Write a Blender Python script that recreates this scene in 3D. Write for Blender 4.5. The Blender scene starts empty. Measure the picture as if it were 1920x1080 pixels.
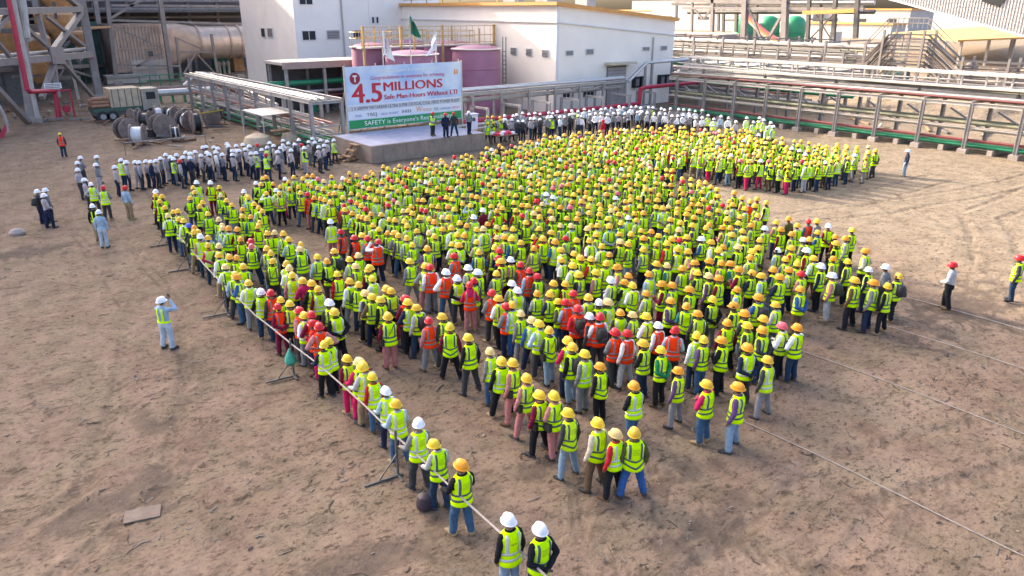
import bpy, bmesh, math, random
import numpy as np
from mathutils import Vector, Matrix
random.seed(7); RNG = np.random.default_rng(7)
SC = bpy.context.scene
COL = SC.collection
R = math.radians

# ------------------------------------------------------------------ camera, sky, sun, exposure
CAM_H = 9.7; PITCH = R(20.5); YAW = R(38.3); FPX = 1400.0
cam_d = bpy.data.cameras.new('camera'); cam = bpy.data.objects.new('camera', cam_d); COL.objects.link(cam)
cam.location = (0, 0, CAM_H); cam.rotation_euler = (math.pi/2 - PITCH, 0, -YAW)
cam_d.sensor_width = 36; cam_d.lens = FPX/1920*36; cam_d.clip_start = .1; cam_d.clip_end = 4000
SC.camera = cam
SUN_EL = R(23); SUN_DIR = Vector((-.24, 1, 0)).normalized()          # horizontal direction towards the sun
world = bpy.data.worlds.new('World'); SC.world = world; world.use_nodes = True
wn = world.node_tree.nodes; wl = world.node_tree.links
sky = wn.new('ShaderNodeTexSky'); sky.sky_type = 'NISHITA'; sky.sun_disc = False
sky.sun_elevation = SUN_EL; sky.sun_rotation = math.atan2(SUN_DIR.x, SUN_DIR.y)
sky.air_density = 0.65; sky.dust_density = 6.0; sky.ozone_density = 0.2
wn['Background'].inputs[1].default_value = 0.15
wl.new(sky.outputs[0], wn['Background'].inputs[0])
sun_d = bpy.data.lights.new('sun', 'SUN'); sun = bpy.data.objects.new('sun', sun_d); COL.objects.link(sun)
sun_d.energy = 2.1; sun_d.angle = R(.7); sun_d.color = (1, .86, .66)
sv = (SUN_DIR*math.cos(SUN_EL) + Vector((0, 0, math.sin(SUN_EL))))
sun.rotation_euler = sv.to_track_quat('Z', 'Y').to_euler(); sun.location = (-20, 60, 60)
SC.view_settings.view_transform = 'Standard'; SC.view_settings.look = 'None'
SC.view_settings.exposure = 2.4; SC.view_settings.gamma = 1; SC.view_settings.use_curve_mapping = False
SC.cycles.max_bounces = 5; SC.cycles.diffuse_bounces = 3; SC.cycles.use_denoising = True

# ------------------------------------------------------------------ measuring: a point of the photograph to a place on a plane
_c, _s = math.cos(YAW), math.sin(YAW)
def ray(x, y):
    u = (x-960)/FPX; v = (y-540)/FPX
    Y = math.cos(PITCH)-v*math.sin(PITCH); Z = -(math.sin(PITCH)+v*math.cos(PITCH))
    return Vector((u*_c+Y*_s, -u*_s+Y*_c, Z))
def at(x, y, z=0):
    d = ray(x, y); t = (z-CAM_H)/d.z; return Vector((d.x*t, d.y*t, z))
def atq(x, y, q):
    d = ray(x, y); t = q/d.y; return Vector((d.x*t, q, CAM_H+d.z*t))
def atp(x, y, p):
    d = ray(x, y); t = p/d.x; return Vector((p, d.y*t, CAM_H+d.z*t))
def proj(p, q, z):
    X = p*_c-q*_s; Yf = p*_s+q*_c; Z = z-CAM_H
    zc = Yf*math.cos(PITCH)-Z*math.sin(PITCH); yc = -(Yf*math.sin(PITCH)+Z*math.cos(PITCH))
    return 960+FPX*X/zc, 540+FPX*yc/zc

# ------------------------------------------------------------------ materials
MATS = {}
def M(name, rgb, rough=.6, metal=0., var=.12, scale=4., bump=0., dirt=None, spec=.5):
    if name in MATS: return MATS[name]
    m = bpy.data.materials.new(name); m.use_nodes = True; nt = m.node_tree; n = nt.nodes; l = nt.links
    b = n['Principled BSDF']; b.inputs['Roughness'].default_value = rough; b.inputs['Metallic'].default_value = metal
    b.inputs['Base Color'].default_value = (*rgb, 1); m.diffuse_color = (*rgb, 1); b.inputs['Specular IOR Level'].default_value = spec
    if var > 0 or bump > 0:
        tc = n.new('ShaderNodeTexCoord'); no = n.new('ShaderNodeTexNoise')
        no.inputs['Scale'].default_value = scale; no.inputs['Detail'].default_value = 5; no.inputs['Roughness'].default_value = .6
        l.new(tc.outputs['Object'], no.inputs['Vector'])
    if var > 0:
        r = n.new('ShaderNodeValToRGB'); e = r.color_ramp.elements
        lo = dirt if dirt else tuple(c*(1-var) for c in rgb)
        hi = tuple(min(1, c*(1+var*.7)) for c in rgb)
        e[0].position = .3; e[0].color = (*lo, 1); e[1].position = .68; e[1].color = (*hi, 1)
        l.new(no.outputs[0], r.inputs[0]); l.new(r.outputs[0], b.inputs['Base Color'])
    if bump > 0:
        bp = n.new('ShaderNodeBump'); bp.inputs['Strength'].default_value = bump; bp.inputs['Distance'].default_value = .03
        l.new(no.outputs[0], bp.inputs['Height']); l.new(bp.outputs[0], b.inputs['Normal'])
    MATS[name] = m; return m

steel   = M('galvanised steel', (.33, .31, .305), .5, .2, .18, 2)
steel_w = M('pale painted steel', (.42, .39, .36), .55, 0, .15, 2)
steel_g = M('grey frame steel', (.225, .195, .185), .6, 0, .2, 1.2)
steel_d = M('dark steel', (.10, .095, .09), .6, .1, .3, 3)
pipe_s  = M('aluminium pipe cladding', (.52, .50, .48), .38, .5, .15, 1.5)
pipe_g  = M('green pipe paint', (.015, .20, .095), .45, 0, .2, 2)
pipe_o  = M('olive pipe', (.22, .22, .15), .5, .2, .2, 2)
pipe_r  = M('red fire pipe paint', (.42, .02, .055), .45, 0, .15, 2)
pipe_m  = M('maroon pipe', (.20, .05, .05), .5, 0, .2, 2)
wall_w  = M('white wall cladding', (.86, .78, .69), .75, 0, .05, .35)
wall_b  = M('bluish white wall cladding', (.84, .775, .71), .75, 0, .05, .35)
wall_p  = M('pinkish white wall cladding', (.82, .74, .69), .75, 0, .07, .35)
trim_w  = M('white trim', (.72, .69, .68), .6, 0, .06, 2)
orange  = M('orange roof paint', (.62, .30, .08), .55, 0, .1, 1)
yellow_roof = M('yellow canopy sheet', (.55, .29, .06), .5, 0, .1, .6)
glass_d = M('dark window glass', (.012, .014, .018), .55, 0, .3, 2)
louvre  = M('grey louvre', (.17, .155, .16), .6, 0, .2, 6)
pink    = M('pink tank paint', (.31, .125, .20), .5, 0, .12, 1)
rail_y  = M('yellow railing', (.50, .33, .13), .5, 0, .15, 3)
tankg   = M('green tank paint', (.03, .27, .12), .4, 0, .15, 1)
concrete= M('concrete', (.34, .29, .255), .85, 0, .22, 2.5, .3)
wood    = M('weathered timber', (.27, .17, .10), .8, 0, .35, 5, .2)
tan     = M('tan duct cladding', (.47, .35, .28), .45, .25, .22, 1.0)
duct_o  = M('orange primer', (.50, .27, .12), .6, 0, .3, 1.5)
rope_m  = M('pale rope', (.33, .285, .26), .8, 0, .2, 9)
black   = M('black rubber', (.02, .02, .021), .6, 0, .2, 8)
cloth_w = M('white cloth', (.78, .78, .80), .8, 0, .06, 5)
lilac   = M('white lectern paint', (.66, .62, .74), .5, 0, .05, 3)
tarp    = M('beige tarpaulin', (.46, .36, .25), .8, 0, .2, 2)
tarp_b  = M('blue tarpaulin', (.03, .13, .34), .6, 0, .25, 2)
sheetw  = M('pale roof sheet', (.52, .47, .42), .55, 0, .12, 1)
brown_p = M('brown rolls', (.33, .17, .10), .8, 0, .3, 4)
signw   = M('white sign', (.8, .8, .8), .5, 0, .03, 5)

# ------------------------------------------------------------------ mesh helpers
class MB:
    def __init__(s): s.v = []; s.f = []; s.m = []
    def add(s, vs, fs, mi=0):
        o = len(s.v); s.v += [tuple(v) for v in vs]
        for f in fs: s.f.append(tuple(i+o for i in f)); s.m.append(mi)
    def box(s, a, b, mi=0):
        x0, y0, z0 = a; x1, y1, z1 = b
        s.add([(x0,y0,z0),(x1,y0,z0),(x1,y1,z0),(x0,y1,z0),(x0,y0,z1),(x1,y0,z1),(x1,y1,z1),(x0,y1,z1)],
              [(0,3,2,1),(4,5,6,7),(0,1,5,4),(1,2,6,5),(2,3,7,6),(3,0,4,7)], mi); return s
    def frame(s, a, b):
        a = Vector(a); b = Vector(b); d = (b-a).normalized()
        u = d.cross(Vector((0,0,1))) if abs(d.z) < .99 else Vector((1,0,0)); u.normalize(); w = u.cross(d).normalized()
        return a, b, d, u, w
    def bar(s, a, b, w=.1, h=None, mi=0):
        h = h or w; a, b, d, u, v = s.frame(a, b); p = []
        for c in (a, b):
            for i, j in ((-1,-1),(1,-1),(1,1),(-1,1)): p.append(c+u*i*w/2+v*j*h/2)
        s.add(p, [(0,3,2,1),(4,5,6,7),(0,1,5,4),(1,2,6,5),(2,3,7,6),(3,0,4,7)], mi); return s
    def ibeam(s, a, b, w=.2, h=.3, mi=0):
        a, b, d, u, v = s.frame(a, b); t = .14*h
        for (cx, cz, bw, bh) in ((0, h/2-t/2, w, t), (0, -h/2+t/2, w, t), (0, 0, .16*w, h-2*t)):
            o = v*cz; s.bar(a+o, b+o, bw, bh, mi)
        return s
    def tube(s, a, b, r, n=10, r2=None, mi=0, cap=True):
        r2 = r if r2 is None else r2; a, b, d, u, v = s.frame(a, b); p = []
        for c, q in ((a, r), (b, r2)):
            for k in range(n): t = 2*math.pi*k/n; p.append(c+u*math.cos(t)*q+v*math.sin(t)*q)
        f = [(k, (k+1) % n, n+(k+1) % n, n+k) for k in range(n)]
        if cap: f += [tuple(range(n-1, -1, -1)), tuple(range(n, 2*n))]
        s.add(p, f, mi); return s
    def path(s, pts, r, n=8, mi=0):
        for a, b in zip(pts, pts[1:]): s.tube(a, b, r, n, mi=mi)
        return s
    def lathe(s, c, prof, n=24, mi=0):
        c = Vector(c); p = []
        for r, z in prof:
            for k in range(n): t = 2*math.pi*k/n; p.append(c+Vector((r*math.cos(t), r*math.sin(t), z)))
        f = []
        for i in range(len(prof)-1):
            for k in range(n): f.append((i*n+k, i*n+(k+1) % n, (i+1)*n+(k+1) % n, (i+1)*n+k))
        f += [tuple(range(n-1, -1, -1)), tuple(range((len(prof)-1)*n, len(prof)*n))]
        s.add(p, f, mi); return s
    def mesh(s, name, mats, smooth=False):
        me = bpy.data.meshes.new(name); me.from_pydata(s.v, [], s.f)
        for m in (mats if isinstance(mats, (list, tuple)) else [mats]): me.materials.append(m)
        if any(s.m): me.polygons.foreach_set('material_index', s.m)
        if smooth:
            me.polygons.foreach_set('use_smooth', [True]*len(me.polygons)); me.set_sharp_from_angle(angle=R(38))
        me.update(); return me

def link(name, me, parent=None):
    o = bpy.data.objects.new(name, me); COL.objects.link(o)
    if parent is not None:
        o.parent = parent
        if parent.parent is None: o.matrix_parent_inverse = Matrix.Translation(-Vector(parent.location))
    return o
def tag(o, label=None, cat=None, group=None, kind=None):
    if label: o['label'] = label
    if cat: o['category'] = cat
    if group: o['group'] = group
    if kind: o['kind'] = kind
    return o
def thing(name, label, cat, loc, group=None):
    o = bpy.data.objects.new(name, None); COL.objects.link(o); o.location = loc; o.empty_display_size = .3
    return tag(o, label, cat, group)
def put(name, mb, mat, parent=None, smooth=False): return link(name, mb.mesh(name, mat, smooth), parent)
def bar(name, par, mat, a, b, w=.1, h=None): return put(name, MB().bar(a, b, w, h), mat, par)
def ibm(name, par, mat, a, b, w=.2, h=.3): return put(name, MB().ibeam(a, b, w, h), mat, par)
def tub(name, par, mat, a, b, r, n=10): return put(name, MB().tube(a, b, r, n), mat, par, True)
def box(name, par, mat, a, b): return put(name, MB().box(a, b), mat, par)
V = Vector

# ------------------------------------------------------------------ ground: one sheet, finer where it is near
def axis(*runs):
    out = []
    for a, b, st in runs: out += list(np.arange(a, b-1e-6, st))
    return np.array(out+[runs[-1][1]])
gx = axis((-900,-100,100), (-100,-20,8), (-20,-6,.8), (-6,27,.11), (27,62,.28), (62,110,2), (110,1200,109))
gy = axis((-300,-20,70), (-20,1.5,2), (1.5,27,.11), (27,70,.32), (70,130,2), (130,2000,187))
GX, GY = np.meshgrid(gx, gy)
def vnoise(x, y, sc, seed):
    rg = np.random.default_rng(seed); T = rg.random((256, 256)); x = x/sc; y = y/sc
    xi = np.floor(x).astype(int); yi = np.floor(y).astype(int); fx = x-xi; fy = y-yi
    fx = fx*fx*(3-2*fx); fy = fy*fy*(3-2*fy)
    g = lambda i, j: T[(xi+i) % 256, (yi+j) % 256]
    return (g(0,0)*(1-fx)+g(1,0)*fx)*(1-fy)+(g(0,1)*(1-fx)+g(1,1)*fx)*fy
def sstep(a, b, x): t = np.clip((x-a)/(b-a), 0, 1); return t*t*(3-2*t)
near = sstep(75, 45, np.hypot(GX-18, GY-20))
lump = vnoise(GX, GY, .42, 1)*.5+vnoise(GX, GY, .9, 2)*.6+vnoise(GX, GY, .24, 3)*.35
Z = (lump-.72)*.055*near + (vnoise(GX, GY, 6, 4)-.5)*.05*near
track = np.zeros_like(GX); rut = np.zeros_like(GX)
def tyre(pts, width=1.7, w=.26, deep=.05):
    """A wheel track: two ruts along a polyline, with tread blocks."""
    global Z, track
    for (ax, ay), (bx, by) in zip(pts, pts[1:]):
        L = math.hypot(bx-ax, by-ay); ux, uy = (bx-ax)/L, (by-ay)/L
        t = (GX-ax)*ux+(GY-ay)*uy; s = -(GX-ax)*uy+(GY-ay)*ux
        ins = (t > -.1) & (t < L+.1)
        wob = .12*np.sin(t*.55+ax)
        for side in (-width/2, width/2):
            d = np.abs(s-side-wob)
            m = np.clip(1-d/w, 0, 1)*ins
            grv = np.clip(np.cos(d*2*math.pi/.17)*1.6-.3, 0, 1)*(d < w)
            brk = sstep(.42, .6, vnoise(GX, GY, .3, 12)*.6+vnoise(GX, GY, 1.6, 11)*.4)
            track = np.maximum(track, grv*ins*brk); Z = Z-m*deep*.6+np.exp(-((d-w*1.1)/.08)**2)*ins*.02
for pts in ([(13,-2),(10.5,4),(9.2,8),(12,12)], [(30,4),(36,14),(42,19.5),(49,19),(60,12)], [(26,5),(33,10),(41,14),(56,14)], [(28,2),(36,8),(47,10),(60,7)],
            [(-4,12),(2,16),(5.2,26),(5.6,42)], [(-6,22),(-1,32),(3,50),(6,70)], [(31,20),(39,17.6),(50,15.6),(60,15)], [(4,3),(8,5.5),(14,6.3),(25,3.2)], [(3,58),(12,56),(20,55)],
            [(52,24),(55,17),(58,9)], [(-2,46),(2,55),(9,62),(14,72)]):
    tyre(pts)
damp = np.zeros_like(GX)
for (px, py, rx, ry) in ((1810,575,3.4,1.5), (1320,790,1.5,.5), (30,478,2.4,1.0), (330,900,1.0,.8), (190,960,.9,.5), (270,790,.8,.5), (1250,905,1.6,.35), (560,520,2.5,1.5), (1580,560,2,.8),(1000,880,1.2,.3),(1360,860,1.4,.3),(700,1040,1.6,.7),(1300,1010,1.8,.5)):
    c = at(px, py); dn = vnoise(GX, GY, .6, 21)*.4+vnoise(GX, GY, .25, 22)*.35+vnoise(GX, GY, .13, 23)*.25; damp = np.maximum(damp, sstep(1.0, .65, np.hypot((GX-c.x)/rx, (GY-c.y)/ry)+3.2*(dn-.50))*(.85 if rx > 2 else .6))
Z = Z - damp*.02 + damp*(lump-.7)*.06
sand = sstep(24, 40, GX+.12*GY+4*(vnoise(GX, GY, 5, 31)-.5))  # ground paled to the right: partly dry sand, partly sunlight put into the colour
mound = np.zeros_like(GX)
for cx, cy, r, h in ((79,30,6,1.3), (86,36,7,2.2), (93,24,7,1.8), (76,20,4,.8), (84,26,4,.9), (100,33,10,3)):
    Z += h*np.exp(-(((GX-cx)**2+(GY-cy)**2)/r**2))*(.75+.5*vnoise(GX, GY, 1.6, 41))
me = bpy.data.meshes.new('ground')
nx, ny = len(gx), len(gy)
co = np.stack([GX, GY, Z], -1).reshape(-1, 3)
idx = np.arange(nx*ny).reshape(ny, nx)
q = np.stack([idx[:-1,:-1], idx[:-1,1:], idx[1:,1:], idx[1:,:-1]], -1).reshape(-1, 4)
me.vertices.add(len(co)); me.vertices.foreach_set('co', co.ravel())
me.loops.add(q.size); me.loops.foreach_set('vertex_index', q.ravel().astype(np.int32))
me.polygons.add(len(q)); me.polygons.foreach_set('loop_start', np.arange(0, q.size, 4, dtype=np.int32))
me.polygons.foreach_set('use_smooth', np.ones(len(q), dtype=bool)); me.update(calc_edges=True)
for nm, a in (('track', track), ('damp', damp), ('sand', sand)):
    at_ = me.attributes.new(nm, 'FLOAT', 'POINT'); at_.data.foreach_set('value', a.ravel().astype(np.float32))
m = bpy.data.materials.new('trampled clay and sand'); m.use_nodes = True; nt = m.node_tree; n = nt.nodes; l = nt.links
b = n['Principled BSDF']; b.inputs['Roughness'].default_value = .95; b.inputs['Specular IOR Level'].default_value = .15
geo = n.new('ShaderNodeNewGeometry')
def noise(sc, det=6, ro=.62, stretch=None):
    t = n.new('ShaderNodeTexNoise'); t.inputs['Scale'].default_value = sc; t.inputs['Detail'].default_value = det; t.inputs['Roughness'].default_value = ro
    if stretch:
        mp = n.new('ShaderNodeMapping'); mp.inputs['Scale'].default_value = stretch; mp.inputs['Rotation'].default_value = (0, 0, .65)
        l.new(geo.outputs['Position'], mp.inputs['Vector']); l.new(mp.outputs[0], t.inputs['Vector'])
    else: l.new(geo.outputs['Position'], t.inputs['Vector'])
    return t.outputs[0]
def ramp(src, *st):
    r = n.new('ShaderNodeValToRGB'); e = r.color_ramp.elements
    while len(e) < len(st): e.new(.5)
    for k, (p_, c_) in enumerate(st): e[k].position = p_; e[k].color = (*(c_ if isinstance(c_, tuple) else (c_,)*3), 1)
    l.new(src, r.inputs[0]); return r.outputs[0]
def mix(f, a, c, mode='MIX'):
    x = n.new('ShaderNodeMix'); x.data_type = 'RGBA'; x.blend_type = mode
    if isinstance(f, float): x.inputs[0].default_value = f
    else: l.new(f, x.inputs[0])
    l.new(a, x.inputs[6]) if not isinstance(a, tuple) else setattr(x.inputs[6], 'default_value', (*a, 1))
    l.new(c, x.inputs[7]) if not isinstance(c, tuple) else setattr(x.inputs[7], 'default_value', (*c, 1))
    return x.outputs[2]
def attr(nm):
    a = n.new('ShaderNodeAttribute'); a.attribute_name = nm; return a.outputs['Fac']
clay = mix(ramp(noise(.7, 6, .65), (.42, 0.), (.56, 1.)), ramp(noise(.35, 8), (.3, (.158, .115, .079)), (.7, (.238, .182, .128))), ramp(noise(.45, 8), (.3, (.168, .112, .080)), (.7, (.246, .176, .130))))
sunlit_sand = ramp(noise(.5, 8), (.3, (.192, .150, .108)), (.7, (.243, .195, .145)))
colr = mix(attr('sand'), clay, sunlit_sand)
fine = ramp(noise(1.1, 10, .78), (.3, .42), (.5, .95), (.72, 1.22))
colr = mix(.9, colr, fine, 'MULTIPLY')
strk = ramp(noise(2.6, 5, .75, (1, 1.9, 1)), (.36, .22), (.46, 1.05))
patch = ramp(noise(.28, 4, .6), (.36, .38), (.62, .88))
colr = mix(patch, colr, strk, 'MULTIPLY')
flek = ramp(noise(5.0, 5, .7, (1, 1.6, 1)), (.36, .22), (.45, 1.05))
patch2 = ramp(noise(.4, 3, .6, (1, 1.3, 1)), (.38, .35), (.62, .85))
colr = mix(patch2, colr, flek, 'MULTIPLY')
clod = ramp(noise(12, 4, .75), (.32, .40), (.45, 1.0), (.75, 1.2))
colr = mix(.7, colr, clod, 'MULTIPLY')
colr = mix(attr('damp'), colr, mix(ramp(noise(2.4, 8, .75), (.35, 0.), (.6, 1.)), (.06, .048, .04), (.12, .088, .068)))
tk = n.new('ShaderNodeMath'); tk.operation = 'MULTIPLY'; tk.inputs[1].default_value = .8; l.new(attr('track'), tk.inputs[0])
colr = mix(tk.outputs[0], colr, (.11, .078, .055))
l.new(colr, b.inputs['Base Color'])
bp = n.new('ShaderNodeBump'); bp.inputs['Strength'].default_value = .65; bp.inputs['Distance'].default_value = .06
hsum = n.new('ShaderNodeMath'); hsum.operation = 'ADD'; l.new(noise(5, 8, .7), hsum.inputs[0]); l.new(noise(16, 5, .7), hsum.inputs[1])
l.new(hsum.outputs[0], bp.inputs['Height']); l.new(bp.outputs[0], b.inputs['Normal'])
me.materials.append(m)
tag(link('ground', me), kind='structure')
# ------------------------------------------------------------------ the off-frame boiler house whose shade covers the near half of the yard
t = thing('boiler_house', 'tall grey boiler house beyond the steel tower, shading the yard', 'building', (-18, 140, 0))
e0, e1 = V((-6.8, 100, 0)), V((8.6, 160, 0))
mb = MB(); mb.add([(-50,102,0),e0,e1,(-40,162,0),(-50,102,50),e0+V((0,0,50)),e1+V((0,0,50)),(-40,162,50)], [(0,1,5,4),(1,2,6,5),(2,3,7,6),(3,0,4,7),(4,5,6,7)]); put('wall', mb, steel_g, t)
put('roof_edge', MB().bar(e0+V((-.4,-.5,50.3)), e1+V((-.4,.5,50.3)), 1, .6), steel_d, t)
for z in range(4, 50, 5): bar('wall_girt', t, steel_d, e0+V((.15,0,z)), e1+V((.15,0,z)), .25)
# dark open hall behind the duct
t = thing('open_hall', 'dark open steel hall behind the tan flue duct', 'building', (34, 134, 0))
put('wall', MB().box((10, 138, 0), (52, 150, 32)), M('brown dark cladding', (.12, .10, .10), .7, 0, .25, .3), t)  # unseen upper wall raised so that its shade covers the white tower's side
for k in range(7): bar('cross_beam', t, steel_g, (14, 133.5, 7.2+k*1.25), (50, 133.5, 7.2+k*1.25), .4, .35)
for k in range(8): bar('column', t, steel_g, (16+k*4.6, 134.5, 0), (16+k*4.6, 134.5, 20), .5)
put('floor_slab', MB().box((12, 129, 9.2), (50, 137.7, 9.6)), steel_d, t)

# ------------------------------------------------------------------ braced steel tower, upper corner of the yard
A = V((8.4, 81, 0)); B = V((17.6, 98.6, 0)); e_ = (B-A).normalized(); n_ = V((-e_.y, e_.x, 0))
def pl(x, y, off=0.):
    d = ray(x, y); o = A+n_*off; c = V((0, 0, CAM_H)); k = (o-c).dot(n_)/d.dot(n_); return c+d*k
t = thing('steel_tower', 'braced grey steel tower with orange hoppers and red fire pipe beside it', 'steel structure', B)
for a, b2, w, nm in (((20,-60),(62,229),.75,'column'), ((141,-60),(187,186),.75,'column'), ((-60,24),(153,17),.55,'beam'), ((-60,122),(172,102),.6,'beam'),
    ((-60,-40),(148,-42),.55,'beam'), ((153,22),(96,100),.5,'brace'), ((30,36),(108,104),.35,'brace'), ((86,30),(158,86),.3,'brace'), ((104,112),(78,184),.42,'brace'), ((112,110),(178,186),.35,'brace'),
    ((70,22),(88,90),.4,'hanger'), ((100,112),(109,182),.4,'hanger'), ((-40,130),(52,228),.45,'brace'), ((-20,60),(30,120),.3,'brace'), ((30,14),(-40,90),.4,'brace'), ((150,14),(60,-60),.5,'brace')):
    bar(nm, t, steel_g, pl(*a), pl(*b2), w)
for a, b2, w, nm in (((60,-60),(88,182),.6,'column'), ((168,-60),(204,160),.6,'column'), ((-20,60),(190,52),.45,'beam'), ((-20,132),(200,122),.45,'beam'), ((72,56),(118,124),.3,'brace'), ((170,56),(118,124),.3,'brace'),
    ((20,-60),(50,170),.5,'column'), ((118,128),(90,180),.3,'brace'), ((122,128),(190,150),.3,'brace'),((130,-40),(150,130),.3,'hanger')):
    bar(nm, t, steel_g, pl(*a, 7), pl(*b2, 7), w)
for x, y in ((62,0),(187,0)):
    pass
for (x, y) in ((62,229),(187,186)):
    c = pl(x, y); box('plinth', t, concrete, (c.x-.7, c.y-.7, 0), (c.x+.7, c.y+.7, .55))
put('gusset', MB().bar(pl(96,104,-.35), pl(120,104,-.35), .12, 1.6), steel_g, t)
for a, b2 in (((0,106),(170,91)),):
    tub('walkway_pipe', t, steel_w, pl(*a, .8), pl(*b2, .8), .2)
for k, (x, y, w, h) in enumerate(((20,205,5,3.6),(75,200,4.5,5.2),(120,196,3,3.2),(150,182,6,5.5),(98,185,5,7.2),(40,180,8,8),(170,178,5,8),(-10,190,6,6))):
    c = pl(x, y, 9); c = V((c.x, c.y, 0))
    put('plant_base', MB().box((c.x-w/2, c.y, 0), (c.x+w/2, c.y+3, h)), (M('dark green machine', (.03,.07,.055), .6, 0, .3, 1), steel_d, M('brown machine', (.15,.11,.09), .7, 0, .3, 1))[k % 3], t)
    for j in range(3): tub('plant_pipe', t, (steel, pipe_g, steel_d)[j], c+V((-w/2+j*w/3, -.2, 0)), c+V((-w/2+j*w/3, -.2, h+.6)), .12, 6)
rz_ = random.Random(17)
for k in range(26):
    x = rz_.uniform(-10, 190); y = rz_.uniform(-20, 150); off = rz_.choice((3., 9., 14.)); L_ = rz_.uniform(25, 70); ty_ = rz_.random()
    b2 = (x+L_, y-L_*.04) if ty_ < .45 else ((x+rz_.uniform(2, 8), y+L_) if ty_ < .75 else (x+L_*.6, y+L_*.5*rz_.choice((-1, 1))))
    bar(('cross_pipe','hanger','brace')[0 if ty_ < .45 else 1 if ty_ < .75 else 2], t, rz_.choice((steel_g, steel_d, steel, steel_g, duct_o)), pl(x, y, off), pl(*b2, off), rz_.uniform(.2, .45))
for k in range(7):
    c = pl(10+k*28, -4+8*math.sin(k*2.), 11); put('walkway_floor', MB().bar(c, c+e_*6, 2.2, .12), steel_d, t)
# light conduit and hoppers inside
for pts in (((36,-60),(52,72),(54,76)),):
    put('white_pipe', MB().path([pl(x, y, -.9) for x, y in pts], .26), steel_w, t, True)
tub('white_pipe', t, steel_w, pl(17,-40,-.6), pl(71,222,-.6), .2)
tub('white_pipe', t, steel_w, pl(130,112,1), pl(150,195,1), .15)
for x, y, s in ((104,44,1.9), (62,86,1.6), (2,64,2.2), (72,128,1.7), (152,74,1.2), (112,-4,2.2)):
    c = pl(x, y, 5)
    put('hopper', MB().lathe(c, [(.3*s,-.9*s),(1.05*s,-.1*s),(1.1*s,.5*s),(.9*s,.75*s),(.2*s,.9*s)], 16), duct_o, t, True)
# ------------------------------------------------------------------ red fire main rising beside the tower
t = thing('fire_main', 'tall red fire pipe bending to a red hydrant frame at the tower foot', 'pipe', at(110, 226))
q1 = [pl(4,-60,-1.6), pl(51,168,-1.6), pl(56,172,-1.6), pl(98,170,-1.6), pl(103,174,-1.6), pl(110,228,-1.6)]
put('riser', MB().path(q1, .2, 10), pipe_r, t, True)
c = at(117, 224)
for dx in (0, 1.1): bar('post', t, pipe_r, c+V((dx, .2, 0)), c+V((dx, .2, 2.6)), .14)
bar('rail', t, pipe_r, c+V((-.1, .2, 2.6)), c+V((1.2, .2, 2.6)), .14)
box('sign_plate', t, signw, (c.x-.9, c.y+.1, 2.8), (c.x+.5, c.y+.14, 3.3))
for k in range(3): box('sign_text', t, steel_d, (c.x-.8, c.y+.08, 2.88+k*.14), (c.x+.4, c.y+.1, 2.94+k*.14))
put('hose_reel', MB().tube(c+V((.55,.2,.9)), c+V((.55,.5,.9)), .35, 14), pipe_r, t, True)
# ------------------------------------------------------------------ flue duct
t = thing('flue_duct', 'large ribbed tan flue duct tapering to a round pipe', 'duct', (30, 121, 0))
y0 = 119.; a = atq(203, 46, y0); b_ = atq(300, 46, y0); zt = a.z; zb = 1.3; pa, pb = a.x, b_.x
put('box_section', MB().box((pa, y0, zb), (pb, y0+7, zt)), tan, t)
for k in range(15):
    x = pa+.3+(pb-pa-.6)*k/14; box('rib', t, tan, (x-.09, y0-.16, zb), (x+.09, y0, zt))
for z in (zb+.3, (zb+zt)/2, zt-.25): box('stiffener', t, tan, (pa, y0-.24, z-.1), (pb, y0-.165, z+.1))
box('hatch', t, steel_w, (atq(258,0,y0).x, y0-.3, atq(0,116,y0).z), (atq(272,0,y0).x, y0-.165, atq(0,102,y0).z))
box('hatch_opening', t, steel_d, (atq(260,0,y0).x, y0-.34, atq(0,115,y0).z), (atq(270,0,y0).x, y0-.305, atq(0,104,y0).z))
pc = atq(380, 80, y0); rc = 2.35; zc = atq(380, 82, y0).z; yc = y0+3.5
def ringp(p, w, h, z, rnd, n=24):
    out = []
    for k in range(n):
        th = 2*math.pi*k/n; cx, sx = math.cos(th), math.sin(th); ex = 2/(2+6*(1-rnd))
        out.append((p, yc+math.copysign(abs(cx)**ex, cx)*w, z+math.copysign(abs(sx)**ex, sx)*h))
    return out
mb = MB(); rs = [ringp(pb, 3.5, (zt-zb)/2, (zt+zb)/2, 0), ringp(pb+(pc.x-pb)*.55, 3, rc*1.15, zc+.1, .5), ringp(pc.x, rc, rc, zc, 1)]
vs = sum(rs, []); fs = [(i*24+k, i*24+(k+1) % 24, (i+1)*24+(k+1) % 24, (i+1)*24+k) for i in range(2) for k in range(24)]
mb.add(vs, fs); put('taper', mb, tan, t, True)
tub('round_section', t, M('shiny duct cladding', (.55,.45,.38), .35, .4, .2, 1), (pc.x, yc, zc), (pc.x+17, yc, zc), rc, 28)
for dx in (.1, 4.5, 6.2, 9.5): tub('flange', t, tan, (pc.x+dx, yc, zc), (pc.x+dx+.3, yc, zc), rc+.16, 28)
for x in (215, 250, 290, 340): bar('support', t, steel_g, (atq(x,0,y0).x, y0+.8, 0), (atq(x,0,y0).x, y0+.8, zb+.2 if x < 300 else zc-2), .5)
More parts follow.
